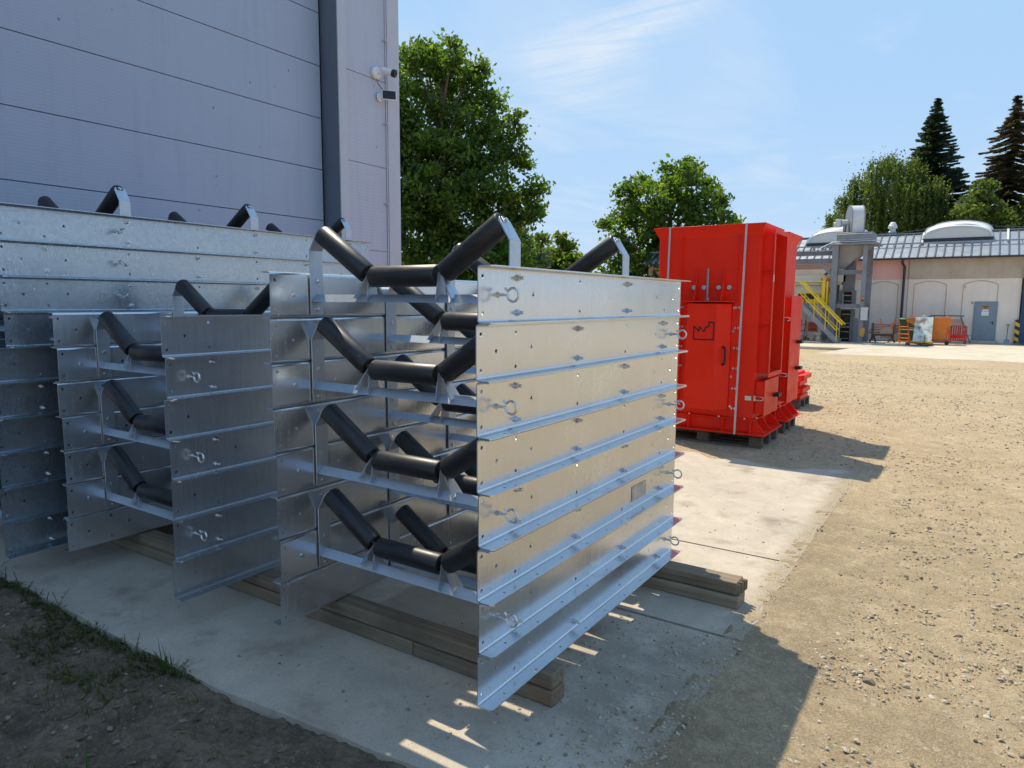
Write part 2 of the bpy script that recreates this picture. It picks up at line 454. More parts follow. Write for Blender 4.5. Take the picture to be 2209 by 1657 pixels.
def vnoise(x, y, seed=0):
    """smooth 2D value noise, numpy"""
    xi = np.floor(x).astype(np.int64); yi = np.floor(y).astype(np.int64); fx = x-xi; fy = y-yi
    fx = fx*fx*(3-2*fx); fy = fy*fy*(3-2*fy)
    def h(a, b):
        n = (a*374761393 + b*668265263 + seed*1442695041) & 0x7fffffff
        n = ((n ^ (n >> 13))*1274126177) & 0x7fffffff
        return ((n ^ (n >> 16)) & 0xffff)/65535.0
    return (h(xi, yi)*(1-fx)+h(xi+1, yi)*fx)*(1-fy)+(h(xi, yi+1)*(1-fx)+h(xi+1, yi+1)*fx)*fy
def fbm(x, y, oct=4, seed=0):
    s = 0; a = 0.5
    for i in range(oct): s = s+a*vnoise(x, y, seed+i*17); a *= 0.5; x = x*2.03+7.1; y = y*2.03+3.7
    return s
def mesh_np(name, V, Fq, mat, smooth=False, parent=None):
    """fast mesh from arrays; Fq (n,k)"""
    me = bpy.data.meshes.new(name); V = np.asarray(V, np.float32); Fq = np.asarray(Fq, np.int32); k = Fq.shape[1]
    me.vertices.add(len(V)); me.vertices.foreach_set('co', V.ravel())
    me.loops.add(Fq.size); me.loops.foreach_set('vertex_index', Fq.ravel())
    me.polygons.add(len(Fq)); me.polygons.foreach_set('loop_start', np.arange(0, Fq.size, k, dtype=np.int32))
    me.polygons.foreach_set('use_smooth', np.full(len(Fq), smooth))
    me.update(calc_edges=True); me.validate()
    mats = mat if isinstance(mat, (list, tuple)) else [mat]
    for x in mats: me.materials.append(MAT[x] if isinstance(x, str) else x)
    o = bpy.data.objects.new(name, me); COL.objects.link(o)
    if parent: o.parent = parent
    return o

# ================================================================== SETTING
GZ_FAR = -0.42
def gz(x, y):
    t = np.clip((np.asarray(y, float)-9.0)/21.0, 0, 1); t = t*t*(3-2*t)
    return -0.014 + (GZ_FAR+0.014)*t

def spaced(breaks):
    out = []
    for a, b, s in breaks: out += list(np.arange(a, b, s))
    out.append(breaks[-1][1]); return np.array(out)
gx = spaced([(-900, -200, 100), (-200, -40, 20), (-40, -10, 2), (-10, -1, 0.3), (-1, 5, 0.03), (5, 14, 0.3), (14, 60, 4), (60, 200, 20), (200, 900, 100)])
gy = spaced([(-60, -6, 6), (-6, -1.5, 0.3), (-1.5, 5.5, 0.03), (5.5, 9, 0.06), (9, 34, 0.4), (34, 90, 4), (90, 300, 30), (300, 1500, 150)])
X, Y = np.meshgrid(gx, gy)
near = np.clip(1-(np.hypot(X-1.4, Y+1.9)-6)/10, 0, 1)
Z = gz(X, Y) + near*((fbm(X*1.3, Y*1.3, 3, 3)-0.45)*0.03 + (fbm(X*9, Y*9, 4, 5)-0.45)*0.026*np.clip((X-0.62)/0.3, 0.25, 1) + (fbm(X*24, Y*24, 2, 15)-0.4)*0.014)
wk = np.clip((1.05-X)/0.45, 0, 1)*np.clip((5.6-Y)/0.4, 0, 1)*np.clip((X-0.3)/0.1, 0, 1)
Z = Z*(1-wk)+wk*(-0.0005+(fbm(X*20, Y*20, 2, 19)-0.4)*0.010)
inpad = (X < 0.50) & (X > -5.3) & (Y < 5.0) & (Y > -6)
Z = np.where(inpad, -0.09, Z)
nxg, nyg = len(gx), len(gy)
idx = np.arange(nxg*nyg).reshape(nyg, nxg)
Fq = np.stack([idx[:-1, :-1], idx[:-1, 1:], idx[1:, 1:], idx[1:, :-1]], -1).reshape(-1, 4)
def ground_mat():
    m = NT('gravel_yard'); p = m.pos()
    big = m.noise(p, 0.55, 5, 0.6); grit = m.voronoi(p, 170, out='Color'); grit2 = m.voronoi(p, 60, out='Color'); vfine = m.noise(p, 210, 5, 0.75); mid = m.noise(p, 2.6, 9, 0.72); fine = m.noise(p, 55, 6, 0.7)
    peb = m.voronoi(p, 75); peb2 = m.voronoi(p, 75, out='Color')
    c = m.mix(m.mr(mid, 0.33, 0.68), (0.36, 0.268, 0.155), (0.58, 0.462, 0.300))
    c = m.mix(m.mr(big, 0.42, 0.66, 0, 0.8), c, (0.60, 0.485, 0.33))
    # damp sandy band beside the slab
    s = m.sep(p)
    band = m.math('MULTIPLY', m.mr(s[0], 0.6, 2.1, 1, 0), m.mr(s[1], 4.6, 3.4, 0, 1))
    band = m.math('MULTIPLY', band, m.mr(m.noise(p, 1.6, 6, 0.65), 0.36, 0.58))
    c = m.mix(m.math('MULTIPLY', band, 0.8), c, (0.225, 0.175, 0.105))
    c = m.mix(m.mr(m.sep(peb2)[0], 0, 1, 0, 0.35), c, (0.22, 0.18, 0.125))
    c = m.mix(m.mr(fine, 0.45, 0.75, 0, 0.5), c, (0.19, 0.15, 0.10))
    mot = m.noise(p, 13, 8, 0.7)
    c = m.mix(m.mr(mot, 0.47, 0.66, 0, 0.6), c, (0.235, 0.175, 0.098))
    mot2 = m.noise(m.mapping(p, (1, 1, 1), loc=(5, 8, 0)), 5.0, 9, 0.74)
    c = m.mix(m.mr(mot2, 0.50, 0.64, 0, 0.5), c, (0.62, 0.50, 0.335))
    c = m.mix(m.mr(m.sep(grit)[0], 0.6, 1.0, 0, 0.38), c, (0.64, 0.535, 0.38))
    c = m.mix(m.mr(m.sep(grit)[1], 0.62, 1.0, 0, 0.5), c, (0.19, 0.145, 0.09))
    g2 = m.math('GREATER_THAN', m.sep(grit2)[2], 0.93)
    c = m.mix(m.math('MULTIPLY', g2, 0.5), c, m.mix(m.sep(grit2)[0], (0.20, 0.16, 0.11), (0.60, 0.54, 0.44)))
    c = m.mix(m.mr(vfine, 0.47, 0.66, 0, 0.7), c, (0.20, 0.15, 0.09)); c = m.mix(m.mr(m.noise(m.mapping(p, (1, 1, 1), loc=(3, 3, 3)), 150, 5, 0.75), 0.54, 0.70, 0, 0.6), c, (0.70, 0.59, 0.42))
    c = m.mix(1.0, c, (1.30, 1.24, 1.15), 'MULTIPLY')
    m.set('Base Color', c); m.set('Roughness', 0.95)
    h = m.math('ADD', m.math('MULTIPLY', m.sep(grit)[2], 0.5), vfine); h = m.math('ADD', h, m.math('MULTIPLY', g2, 0.9))
    h2 = m.math('ADD', m.math('MULTIPLY', fine, 0.7), m.math('MULTIPLY', m.math('SUBTRACT', 1.0, peb), 0.6))
    m.bump(m.math('ADD', m.math('MULTIPLY', h2, 0.5), h), 1.0, 0.011)
    return m.m
MAT['ground'] = ground_mat()
o = mesh_np('ground', np.stack([X, Y, Z], -1).reshape(-1, 3), Fq, 'ground', True); tag(o, kind='structure')

# concrete slab in bays with open joints
def conc_mat():
    m = NT('yard_concrete'); p = m.pos(); s = m.sep(p)
    big = m.noise(p, 0.9, 6, 0.6); mid = m.noise(p, 5, 7, 0.65); fine = m.noise(p, 90, 5, 0.7)
    c = m.mix(m.mr(mid, 0.3, 0.7), (0.44, 0.37, 0.285), (0.555, 0.475, 0.38))
    c = m.mix(m.mr(big, 0.45, 0.7, 0, 0.7), c, (0.36, 0.31, 0.245))
    # trodden-in gravel dust along the open edge of the front bay
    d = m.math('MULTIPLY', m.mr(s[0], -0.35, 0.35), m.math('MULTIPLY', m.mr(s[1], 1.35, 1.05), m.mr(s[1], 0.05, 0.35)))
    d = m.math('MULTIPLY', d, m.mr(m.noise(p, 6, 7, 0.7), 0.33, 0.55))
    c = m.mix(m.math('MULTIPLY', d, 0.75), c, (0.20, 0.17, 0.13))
    st = m.mr(m.noise(m.mapping(p, (1, 1, 1), loc=(3.1, 1.7, 0)), 1.9, 5, 0.6), 0.55, 0.70)
    c = m.mix(m.math('MULTIPLY', st, 0.6), c, (0.16, 0.11, 0.075))
    st2 = m.mr(m.noise(m.mapping(p, (1.5, 1.5, 1), loc=(9.1, 4.7, 0)), 4.2, 7, 0.68), 0.56, 0.70)
    c = m.mix(m.math('MULTIPLY', st2, 0.45), c, (0.20, 0.155, 0.11))
    sand = m.mr(m.noise(p, 1.3, 6, 0.6), 0.5, 0.68, 0, 0.6)
    c = m.mix(sand, c, (0.47, 0.41, 0.32))
    edge = m.math('ADD', s[0], m.math('MULTIPLY', m.math('SUBTRACT', m.noise(p, 9, 7, 0.7), 0.5), 0.22))
    c = m.mix(m.mr(edge, 0.42, 0.56, 0, 0.92), c, m.mix(m.mr(fine, 0.4, 0.6), (0.20, 0.155, 0.10), (0.44, 0.36, 0.255)))
    grit = m.voronoi(p, 190, out='Color')
    c = m.mix(m.mr(m.sep(grit)[0], 0.6, 1, 0, 0.28), c, (0.22, 0.19, 0.15))
    pits = m.mr(m.voronoi(p, 42), 0.07, 0.12, 1, 0)
    pits = m.math('MULTIPLY', pits, m.mr(m.noise(p, 8, 3), 0.46, 0.56))
    c = m.mix(m.math('MULTIPLY', pits, 0.7), c, (0.10, 0.085, 0.07))
    c = m.mix(m.mr(fine, 0.5, 0.8, 0, 0.35), c, (0.22, 0.20, 0.17))
    m.set('Base Color', c); m.set('Roughness', 0.88)
    m.bump(m.math('ADD', m.math('MULTIPLY', fine, 0.6), m.math('SUBTRACT', mid, pits)), 0.35, 0.006)
    return m.m
MAT['concrete'] = conc_mat()
mb = MB()
def ragged(y0, y1, front, back):
    e = []
    n = 150
    for i in range(n+1):                      # front edge, left to right
        x = -5.3 + (0.60+5.3)*i/n
        jag = (float(vnoise(np.array(x*7.0), np.array(1.0), 2))-0.5)*0.016 + (float(vnoise(np.array(x*23.0), np.array(1.0), 9))-0.5)*0.004
        e.append((x, y0+(jag*0.45+0.03+0.10*max(0, min(1, x+1.1))+0.10*max(0, x+.1) if front else 0)))
    k = 90
    for i in range(1, k):                     # ragged right edge
        y = y0+(y1-y0)*i/k
        e.append((0.60+(float(vnoise(np.array(y*5.0), np.array(4.0), 3))-0.5)*0.012+(float(vnoise(np.array(y*22.0), np.array(4.0), 8))-0.5)*0.005-0.05*max(0, 1-y), y))
    for i in range(n, -1, -1):
        x = -5.3 + (0.60+5.3)*i/n
        jag = (float(vnoise(np.array(x*4.0), np.array(7.0), 5))-0.5)*0.5
        e.append((x, y1+(jag if back else 0)))
    return e
for y0, y1, fr, bk in ((-0.36, 1.312, True, False), (1.336, 2.512, False, False), (2.532, 5.35, False, True)):
    mb.sheet(ragged(y0, y1, fr, bk), [], lambda u, w, s: (u, w, -0.10+s), 0.10)
tag(mb.build('concrete_slab', 'concrete', smooth=False), kind='structure')

# dark soil strip in front of the slab
sx = spaced([(-6, -3.5, 0.05), (-3.5, 0.75, 0.013)]); sy = spaced([(-4.5, -1.6, 0.06), (-1.6, -0.13, 0.011)])
X, Y = np.meshgrid(sx, sy)
Z = -0.012 + (fbm(X*2.2, Y*2.2, 4, 21)-0.45)*0.07 + (fbm(X*12, Y*12, 4, 31)-0.45)*0.06+(fbm(X*38, Y*38, 3, 91)-0.45)*0.034
Z = Z - 0.02*np.clip((Y+0.45)/0.25, 0, 1)
Z = np.where(X > 0.35, Z-0.06*(X-0.35)/0.4, Z)
Z = np.minimum(Z, np.where(Y > -0.40, -0.014, 1))
idx = np.arange(X.size).reshape(X.shape)
Fq = np.stack([idx[:-1, :-1], idx[:-1, 1:], idx[1:, 1:], idx[1:, :-1]], -1).reshape(-1, 4)
def soil_mat():
    m = NT('dark_soil'); p = m.pos()
    mid = m.noise(p, 4, 8, 0.68); fine = m.noise(p, 45, 6, 0.72)
    c = m.mix(m.mr(mid, 0.35, 0.65), (0.105, 0.07, 0.042), (0.27, 0.195, 0.125))
    c = m.mix(m.mr(m.noise(p, 110, 6, 0.75), 0.48, 0.66, 0, 0.6), c, (0.04, 0.03, 0.02)); c = m.mix(m.mr(fine, 0.48, 0.70, 0, 0.65), c, (0.36, 0.275, 0.185))
    moss = m.math('MULTIPLY', m.mr(m.noise(p, 2.3, 5), 0.52, 0.66), m.mr(m.noise(p, 30, 3), 0.45, 0.6))
    c = m.mix(m.math('MULTIPLY', moss, 0.5), c, (0.06, 0.085, 0.025))
    chips = m.math('LESS_THAN', m.voronoi(p, 26), 0.10)
    chips = m.math('MULTIPLY', chips, m.math('GREATER_THAN', m.noise(p, 11, 2), 0.56))
    c = m.mix(m.math('MULTIPLY', chips, 0.7), c, (0.36, 0.29, 0.20))
    m.set('Base Color', c); m.set('Roughness', 0.95); m.bump(m.math('ADD', fine, m.math('MULTIPLY', mid, 0.6)), 1.0, 0.02)
    return m.m
MAT['soil'] = soil_mat()
o = mesh_np('soil', np.stack([X, Y, Z], -1).reshape(-1, 3), Fq, 'soil', True); tag(o, kind='structure')
def soil_z(x, y):
    i = np.clip(np.searchsorted(sx, x), 1, len(sx)-1); j = np.clip(np.searchsorted(sy, y), 1, len(sy)-1)
    return Z[j, i]
SOILZ = Z.copy()

# loose stones
def ico():
    t = (1+5**.5)/2
    v = np.array([(-1, t, 0), (1, t, 0), (-1, -t, 0), (1, -t, 0), (0, -1, t), (0, 1, t), (0, -1, -t), (0, 1, -t), (t, 0, -1), (t, 0, 1), (-t, 0, -1), (-t, 0, 1)], float)
    v /= np.linalg.norm(v[0])
    f = np.array([(0, 11, 5), (0, 5, 1), (0, 1, 7), (0, 7, 10), (0, 10, 11), (1, 5, 9), (5, 11, 4), (11, 10, 2), (10, 7, 6), (7, 1, 8), (3, 9, 4), (3, 4, 2), (3, 2, 6), (3, 6, 8), (3, 8, 9), (4, 9, 5), (2, 4, 11), (6, 2, 10), (8, 6, 7), (9, 8, 1)])
    return v, f
ICV, ICF = ico()
def stones(name, pts, sizes, mat):
    n = len(pts)
    V = ICV[None]*(1+rng.uniform(-0.28, 0.28, (n, 12, 1)))
    V = V*np.stack([rng.uniform(.7, 1.3, n), rng.uniform(.6, 1.1, n), rng.uniform(.35, .75, n)], -1)[:, None]
    a = rng.uniform(0, 2*np.pi, n); ca, sa = np.cos(a)[:, None], np.sin(a)[:, None]
    tl = rng.uniform(-.5, .5, n)[:, None]
    x = V[..., 0]*np.cos(tl)-V[..., 2]*np.sin(tl); z = V[..., 0]*np.sin(tl)+V[..., 2]*np.cos(tl); y = V[..., 1]
    V = np.stack([x*ca-y*sa, x*sa+y*ca, z], -1)*sizes[:, None, None] + pts[:, None]
    Fx = (ICF[None]+(np.arange(n)*12)[:, None, None]).reshape(-1, 3)
    return tag(mesh_np(name, V.reshape(-1, 3), Fx, mat), kind='stuff')
def stone_mat():
    m = NT('loose_stone'); g = m.n('ShaderNodeNewGeometry'); r = g.outputs['Random Per Island']
    c = m.ramp(r, [(0.0, (0.17, 0.135, 0.09)), (0.28, (0.38, 0.30, 0.195)), (0.62, (0.56, 0.455, 0.31)), (0.9, (0.46, 0.40, 0.32)), (1.0, (0.66, 0.60, 0.52))])
    c = m.mix(m.mr(m.noise(g.outputs['Position'], 60, 4), 0.3, 0.7, 0, 0.5), c, (0.16, 0.12, 0.085))
    m.set('Base Color', c); m.set('Roughness', 0.9); return m.m
MAT['stone'] = stone_mat()
MAT['soil_stone'] = paint('soil_stone', (0.24, 0.195, 0.14), 0.9, 0.5, 0, 30)
N = 76000
rr = 1.0*np.exp(rng.uniform(0, np.log(26), N)); th = rng.uniform(R(-62), R(20), N)
px = CAMP[0]+rr*np.sin(th); py = CAMP[1]+rr*np.cos(th)
cl = fbm(px*1.1, py*1.1, 4, 77)
pz = gz(px, py) + (fbm(px*1.3, py*1.3, 3, 3)-0.45)*0.03*np.clip(1-(rr-6)/10, 0, 1)
ok = ((px > 0.56+0.09*rng.random(N)) | (py > 5.6) | ((px > 0.3) & (py < -0.4))) & (cl > 0.24+0.30*rng.random(N))
pz = np.where((px < 0.62) & (py < 5.3), 0.001, pz); pts = np.stack([px, py, pz+0.002], -1)[ok]
sz = 0.0022+0.0125*rng.random(len(pts))**5.5 + 0.0006*rr[ok]
big = rng.random(len(pts)) < 0.006; sz = np.where(big, sz*1.9, sz)
stones('gravel', pts, sz, 'stone')
# crumbs kicked on to the slab
N = 9000
px = rng.uniform(-1.3, 0.6, N); py = rng.uniform(-0.2, 1.3, N)
keep = (rng.random(N) < np.clip((px+0.5)/1.0, 0.03, 1)) & (fbm(px*4, py*4, 3, 55) > 0.38)
px, py = px[keep], py[keep]
stones('crumbs', np.stack([px, py, np.full(len(px), 0.001)], -1), 0.0018+0.009*rng.random(len(px))**5, 'stone')
N = 1600
px = rng.uniform(-4.8, 0.6, N); py = rng.uniform(-0.2, 5.0, N)
stones('pebbles', np.stack([px, py, np.full(N, 0.001)], -1), 0.002+0.007*rng.random(N)**5, 'stone')
# pale chips in the soil
N = 1500
px = rng.uniform(-3.2, 0.3, N); py = rng.uniform(-1.4, -0.4, N)
stones('stone_chips', np.stack([px, py, soil_z(px, py)+0.002], -1), 0.0022+0.013*rng.random(N)**6, 'soil_stone')

# grass and weeds
def leafmat(name, a, b, tr=0.35, rough=0.55):
    m = NT(name); g = m.n('ShaderNodeNewGeometry')
    c = m.ramp(g.outputs['Random Per Island'], [(0, a), (1, b)])
    m.set('Base Color', c); m.set('Roughness', rough); m.b.inputs['Specular IOR Level'].default_value = 0.25
    t = m.n('ShaderNodeBsdfTranslucent'); mx = m.n('ShaderNodeMixShader'); mx.inputs[0].default_value = tr
    c2 = m.mix(1.0, c, (1.9, 2.1, 0.9), 'MULTIPLY')
    m.l(c2, t.inputs['Color']); m.l(m.b.outputs[0], mx.inputs[1]); m.l(t.outputs[0], mx.inputs[2]); m.l(mx.outputs[0], m.out.inputs[0])
    return m.m
MAT['grass'] = leafmat('grass_blade', (0.04, 0.075, 0.015), (0.10, 0.16, 0.04))
MAT['weed'] = leafmat('weed_leaf', (0.05, 0.062, 0.02), (0.12, 0.125, 0.045), 0.25)
MAT['dead_leaf'] = leafmat('dead_leaf', (0.10, 0.07, 0.035), (0.24, 0.18, 0.10), 0.15)
def blades(name, pts, hmin, hmax, w, lean, mat, parent=None):
    V = []; F = []
    for p in pts:
        h = random.uniform(hmin, hmax); a = random.uniform(0, 6.283); l = random.uniform(0.2, 1)*lean*h
        d = Vector((math.cos(a), math.sin(a), 0)); s = Vector((-d.y, d.x, 0))*w*random.uniform(.6, 1.2)
        p = Vector(p); b = len(V)
        m1 = p+d*l*0.3+Vector((0, 0, h*0.6)); t = p+d*l+Vector((0, 0, h))
        V += [p-s, p+s, m1+s*0.7, m1-s*0.7, t-s*0.08, t+s*0.08]
        F += [(b, b+1, b+2, b+3), (b+3, b+2, b+5, b+4)]
    return mesh_np(name, [tuple(v) for v in V], F, mat, False, parent)
def tuft(cx, cy, n, r, h):
    out = []
    for _ in range(n):
        a = random.uniform(0, 6.283); q = r*random.random()**.7
        out.append((cx+q*math.cos(a), cy+q*math.sin(a), 0))
    return out
tf = empty('grass_tuft', (-1.43, -0.36, -0.06), label='bright green grass tuft standing alone on the slab edge', cat='grass')
blades('blade', tuft(0, 0, 46, 0.035, .1), 0.06, 0.17, 0.0028, 0.55, 'grass', tf)
tf2 = empty('grass_tuft', (-0.98, -1.02, -0.04), label='blurred wide grass tuft in the nearest corner of the dark soil', cat='grass')
blades('blade', tuft(0, 0, 240, 0.14, .1), 0.04, 0.13, 0.0028, 0.8, 'grass', tf2)
# weeds hugging the slab edge: leafy stems
V = []; F = []
def weed_stem(p, h, lean):
    p = Vector(p); a = random.uniform(0, 6.283); d = Vector((math.cos(a), math.sin(a), 0))*lean
    k = max(4, int(h/0.014)); prev = p
    for i in range(k):
        t = (i+1)/k; q = p+d*h*t*t+Vector((0, 0, h*t))
        s = Vector((0.0012, 0.0012, 0)); b = len(V)
        V.extend([prev-s, prev+s, q+s, q-s]); F.append((b, b+1, b+2, b+3))
        for _ in range(2):
            aa = random.uniform(0, 6.283); L = random.uniform(0.006, 0.016)*(1.2-0.5*t)
            e = Vector((math.cos(aa), math.sin(aa), random.uniform(-.2, .7)))*L; w = e.cross(Vector((0, 0, 1))).normalized()*L*0.3
            b = len(V); V.extend([q, q+e*0.5+w, q+e, q+e*0.5-w]); F.append((b, b+1, b+2, b+3))
        prev = q
for _ in range(2000):
    x = -3.7+2.5*random.random()**1.2; y = -0.33-0.34*random.random()**1.4
    dens = vnoise(np.array(x*4.0), np.array(y*4.0), 41)
    if dens < 0.28+0.32*(x+3.7)/2.5: continue
    weed_stem((x, y, float(soil_z(np.array(x), np.array(y)))-0.003), random.uniform(0.012, 0.045) if random.random() < .965 else random.uniform(.06, .13), random.uniform(0.2, 1.4))
o = mesh_np('weeds', [tuple(v) for v in V], F, 'weed'); tag(o, kind='stuff')
pts = []
for _ in range(2600):
    x = random.uniform(-3.6, -0.2); y = random.uniform(-1.5, -0.42)
    if vnoise(np.array(x*3.0), np.array(y*3.0), 63) < 0.60: continue
    pts.append((x, y, float(soil_z(np.array(x), np.array(y)))-0.002))
tag(blades('grass', pts, 0.012, 0.05, 0.0022, 0.9, 'grass'), kind='stuff')
V = []; F = []
for _ in range(700):
    x = random.uniform(-3.4, 0.1); y = random.uniform(-1.5, -0.42); z = float(soil_z(np.array(x), np.array(y)))+0.004
    a = random.uniform(0, 6.283); L = random.uniform(0.008, 0.028); w = L*random.uniform(.3, .6)
    d = Vector((math.cos(a), math.sin(a), random.uniform(-.2, .3))); s = Vector((-d.y, d.x, random.uniform(-.3, .3)))
    p = Vector((x, y, z)); b = len(V)
    V += [p-d*L, p+s*w+Vector((0, 0, .004)), p+d*L, p-s*w]; F.append((b, b+1, b+2, b+3))
tag(mesh_np('leaf_litter', [tuple(v) for v in V], F, 'dead_leaf'), kind='stuff')

# ================================================================== INDUSTRIAL HALL
HX = -5.11; HY = 5.16; HH = 9.4; DX = -5.39; DYE = 4.11; DYS = -1.9; DTOP = 6.6
hall = empty('industrial_hall', (HX, HY, 0), label='tall pale grey panel hall with a huge sectional door on the left', cat='building')
def loc(x, y, z=0): return (x-HX, y-HY, z)
SEAMS_D = [0.17+0.0+0.61*k for k in range(0, 11)]    # seams at 2.60, 3.21, 3.82 ...
SEAMS_D = [2.60-0.61*4+0.61*k for k in range(0, 11)]
mb = MB()
for a, b in zip(SEAMS_D[:-1], SEAMS_D[1:]):
    mb.box(DX-0.05-HX, DX-HX, DYS-HY, DYE-0.035-HY, a+0.0035, b-0.0035)
dr = mb.build('sectional_door', 'door_panel', hall, bevel=0.0025)
MB().box(DX-0.10-HX, DX-0.056-HX, DYS-HY, DYE-HY, 0, DTOP).box(DX-0.05-HX, DX-0.02-HX, DYE-0.032-HY, DYE-0.001-HY, 0, DTOP).build('door_backing', 'dark', dr)
# jamb: slate reveal and pale front flashing, wall panels, corner flashing
MB().box(DX-0.1-HX, HX-0.012-HX, DYE-HY, DYE+0.03-HY, 0, DTOP).build('door_reveal', 'reveal', hall)
MB().box(-0.010, 0.010, DYE-0.004-HY, 4.235-HY, 0, HH).build('jamb_flashing', 'trim', hall, bevel=0.003)
WS = [0.12, 1.19, 2.26, 3.33, 4.40, 5.47, 6.54, 7.61, 8.68, HH]
mb = MB()
for a, b in zip(WS[:-1], WS[1:]): mb.box(-0.10, 0.002, 4.238-HY, 4.90-HY, a+0.004, b-0.004)
mb.box(-0.06, -0.012, 4.24-HY, 4.90-HY, 0, HH)
mb.build('wall_panel', 'wall_panel', hall, bevel=0.002)
mb = MB(); mb.box(-0.10, 0.012, 4.904-HY, 0, 0, HH); mb.box(-0.6, -0.10, -0.03, 0, 0, HH)
mb.build('corner_flashing', 'trim', hall, bevel=0.004)
# body of the hall (walls, roof) that the yard sees as shade
mb = MB(); mb.box(-20, -0.62, -0.25, -0.035, 0, HH-0.01); mb.box(-20, -0.11, -21, -20.8, 0, HH-0.01)
mb.box(-0.10, 0, DYS-8-HY, DYS-0.01-HY, 0, HH); mb.box(-20, -0.02, -20.9, -0.02, HH-0.005, HH+0.1)
mb.box(-0.10, 0, DYS-HY, DYE-0.006-HY, DTOP, HH-0.01)
mb.box(-20.2, -20, -21, -0.02, 0, HH)
mb.build('hall_shell', 'wall_panel', hall, smooth=False)
# lightning conductor down the corner
cr = MB().cyl((0.055, 4.885-HY, 0.1), (0.055, 4.885-HY, HH), 0.006, 8).build('conductor_rod', 'steel', hall)
for z in (1.85, 2.87, 3.88, 4.9, 5.92):
    MB().cyl((0.0, 4.865-HY, z), (0.075, 4.865-HY, z), 0.011, 10).box(0.045, 0.068, 4.868-HY, 4.90-HY, z-0.012, z+0.012).build('standoff', 'trim', cr)

# security camera and its solar panel
sc = empty('security_camera', (HX+0.01, 4.72, 4.47), label='white bullet security camera with a black face on the hall corner', cat='security camera')
MB().lathe([(0, .075), (.035, .072), (.05, .055)], (0, 0, 0), (1, 0, 0), 24).build('mount', 'white', sc)
MB().tube([(0.04, 0, 0.0), (0.10, 0.02, 0.0), (0.13, 0.06, 0.0)], 0.022, 12).build('arm', 'white', sc)
dd = Vector((0.62, 0.28, -0.22)).normalized(); p0 = Vector((0.10, 0.02, 0.03))
MB().lathe([(0, .030), (.01, .040), (.14, .042), (.145, .036)], p0, dd, 20).build('camera_body', 'white', sc)
fc = MB().lathe([(.14, .046), (.185, .05), (.19, .044)], p0, dd, 20).build('camera_face', 'black', sc)
MB().lathe([(.19, .016), (.193, .014)], p0, dd, 14).build('lens', 'dark', fc)
MB().tube([(0.02, 0.0, -0.07), (0.03, 0.02, -0.13), (0.06, 0.08, -0.2)], 0.005, 6).build('cable', 'black', sc)
sp = empty('solar_panel', (HX+0.01, 4.78, 4.19), label='small black solar panel in a white frame under the security camera', cat='solar panel')
MB().lathe([(0, .055), (.02, .052), (.03, .03), (.10, .018)], (0, 0, 0), (1, 0.25, 0), 18).build('mount', 'white', sp)
fr = Vector((0.75, -0.62, 0.22)).normalized(); ux = Vector((0, 0, 1)).cross(fr).normalized(); uy = fr.cross(ux)
m4 = Matrix((ux, uy, fr)).transposed().to_4x4(); m4.translation = Vector((0.14, 0.04, 0.02))
pf = MB().box(-0.095, 0.095, -0.065, 0.065, -0.018, 0.0, m4).build('panel_frame', 'white', sp, bevel=0.006)
MB().box(-0.083, 0.083, -0.054, 0.054, -0.004, 0.003, m4).build('panel_face', 'black', pf)

# ================================================================== TIMBER BEARERS
def beam(cx0, cx1, y, z0, z1, dep, rz, label, group, broken=False):
    L = cx1-cx0
    o = empty('timber_beam', ((cx0+cx1)/2, y, z0), rz, label, 'timber', group)
    mb = MB(); n = 24; hh = z1-z0
    vs = []; fs = []
    for i in range(n+1):
        x = -L/2+L*i/n
        wob = [random.uniform(-.0015, .0015) for _ in range(4)]
        vs += [(x, -dep/2+wob[0], 0), (x, dep/2+wob[1], 0), (x, dep/2+wob[1], hh+wob[2]), (x, -dep/2+wob[0], hh+wob[3])]
    for i in range(n):
        b = i*4
        for k in range(4): fs.append((b+k, b+(k+1) % 4, b+4+(k+1) % 4, b+4+k))
    fs += [(0, 1, 2, 3), (n*4+3, n*4+2, n*4+1, n*4)]
    mb.add(vs, fs)
    if broken:
        for i in range(9):
            yy = -dep/2+dep*(i+.5)/9
            mb.box(L/2-0.02, L/2+random.uniform(0.004, 0.03), yy-dep/20, yy+dep/20, hh*random.uniform(0.0, .3), hh*random.uniform(.7, 0.98))
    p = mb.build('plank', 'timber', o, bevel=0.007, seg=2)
    return o
g = 'timber bearers under the stacks'
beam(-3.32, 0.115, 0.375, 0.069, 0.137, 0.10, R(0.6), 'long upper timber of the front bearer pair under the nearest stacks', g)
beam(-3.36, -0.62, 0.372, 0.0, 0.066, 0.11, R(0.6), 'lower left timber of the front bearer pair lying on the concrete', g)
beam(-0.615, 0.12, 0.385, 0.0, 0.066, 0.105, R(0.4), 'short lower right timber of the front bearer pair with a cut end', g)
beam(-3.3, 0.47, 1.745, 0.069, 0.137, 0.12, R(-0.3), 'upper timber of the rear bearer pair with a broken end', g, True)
beam(-3.3, 0.485, 1.735, 0.0, 0.066, 0.135, R(-0.3), 'shade-darkened lower timber of the rear bearer pair jutting past the stack', g)
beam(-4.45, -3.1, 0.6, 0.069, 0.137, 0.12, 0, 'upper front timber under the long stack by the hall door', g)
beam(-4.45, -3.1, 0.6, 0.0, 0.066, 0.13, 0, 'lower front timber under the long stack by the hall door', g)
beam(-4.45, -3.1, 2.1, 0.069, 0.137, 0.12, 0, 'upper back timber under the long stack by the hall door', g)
beam(-4.45, -3.1, 2.1, 0.0, 0.066, 0.13, 0, 'lower back timber under the long stack by the hall door', g)

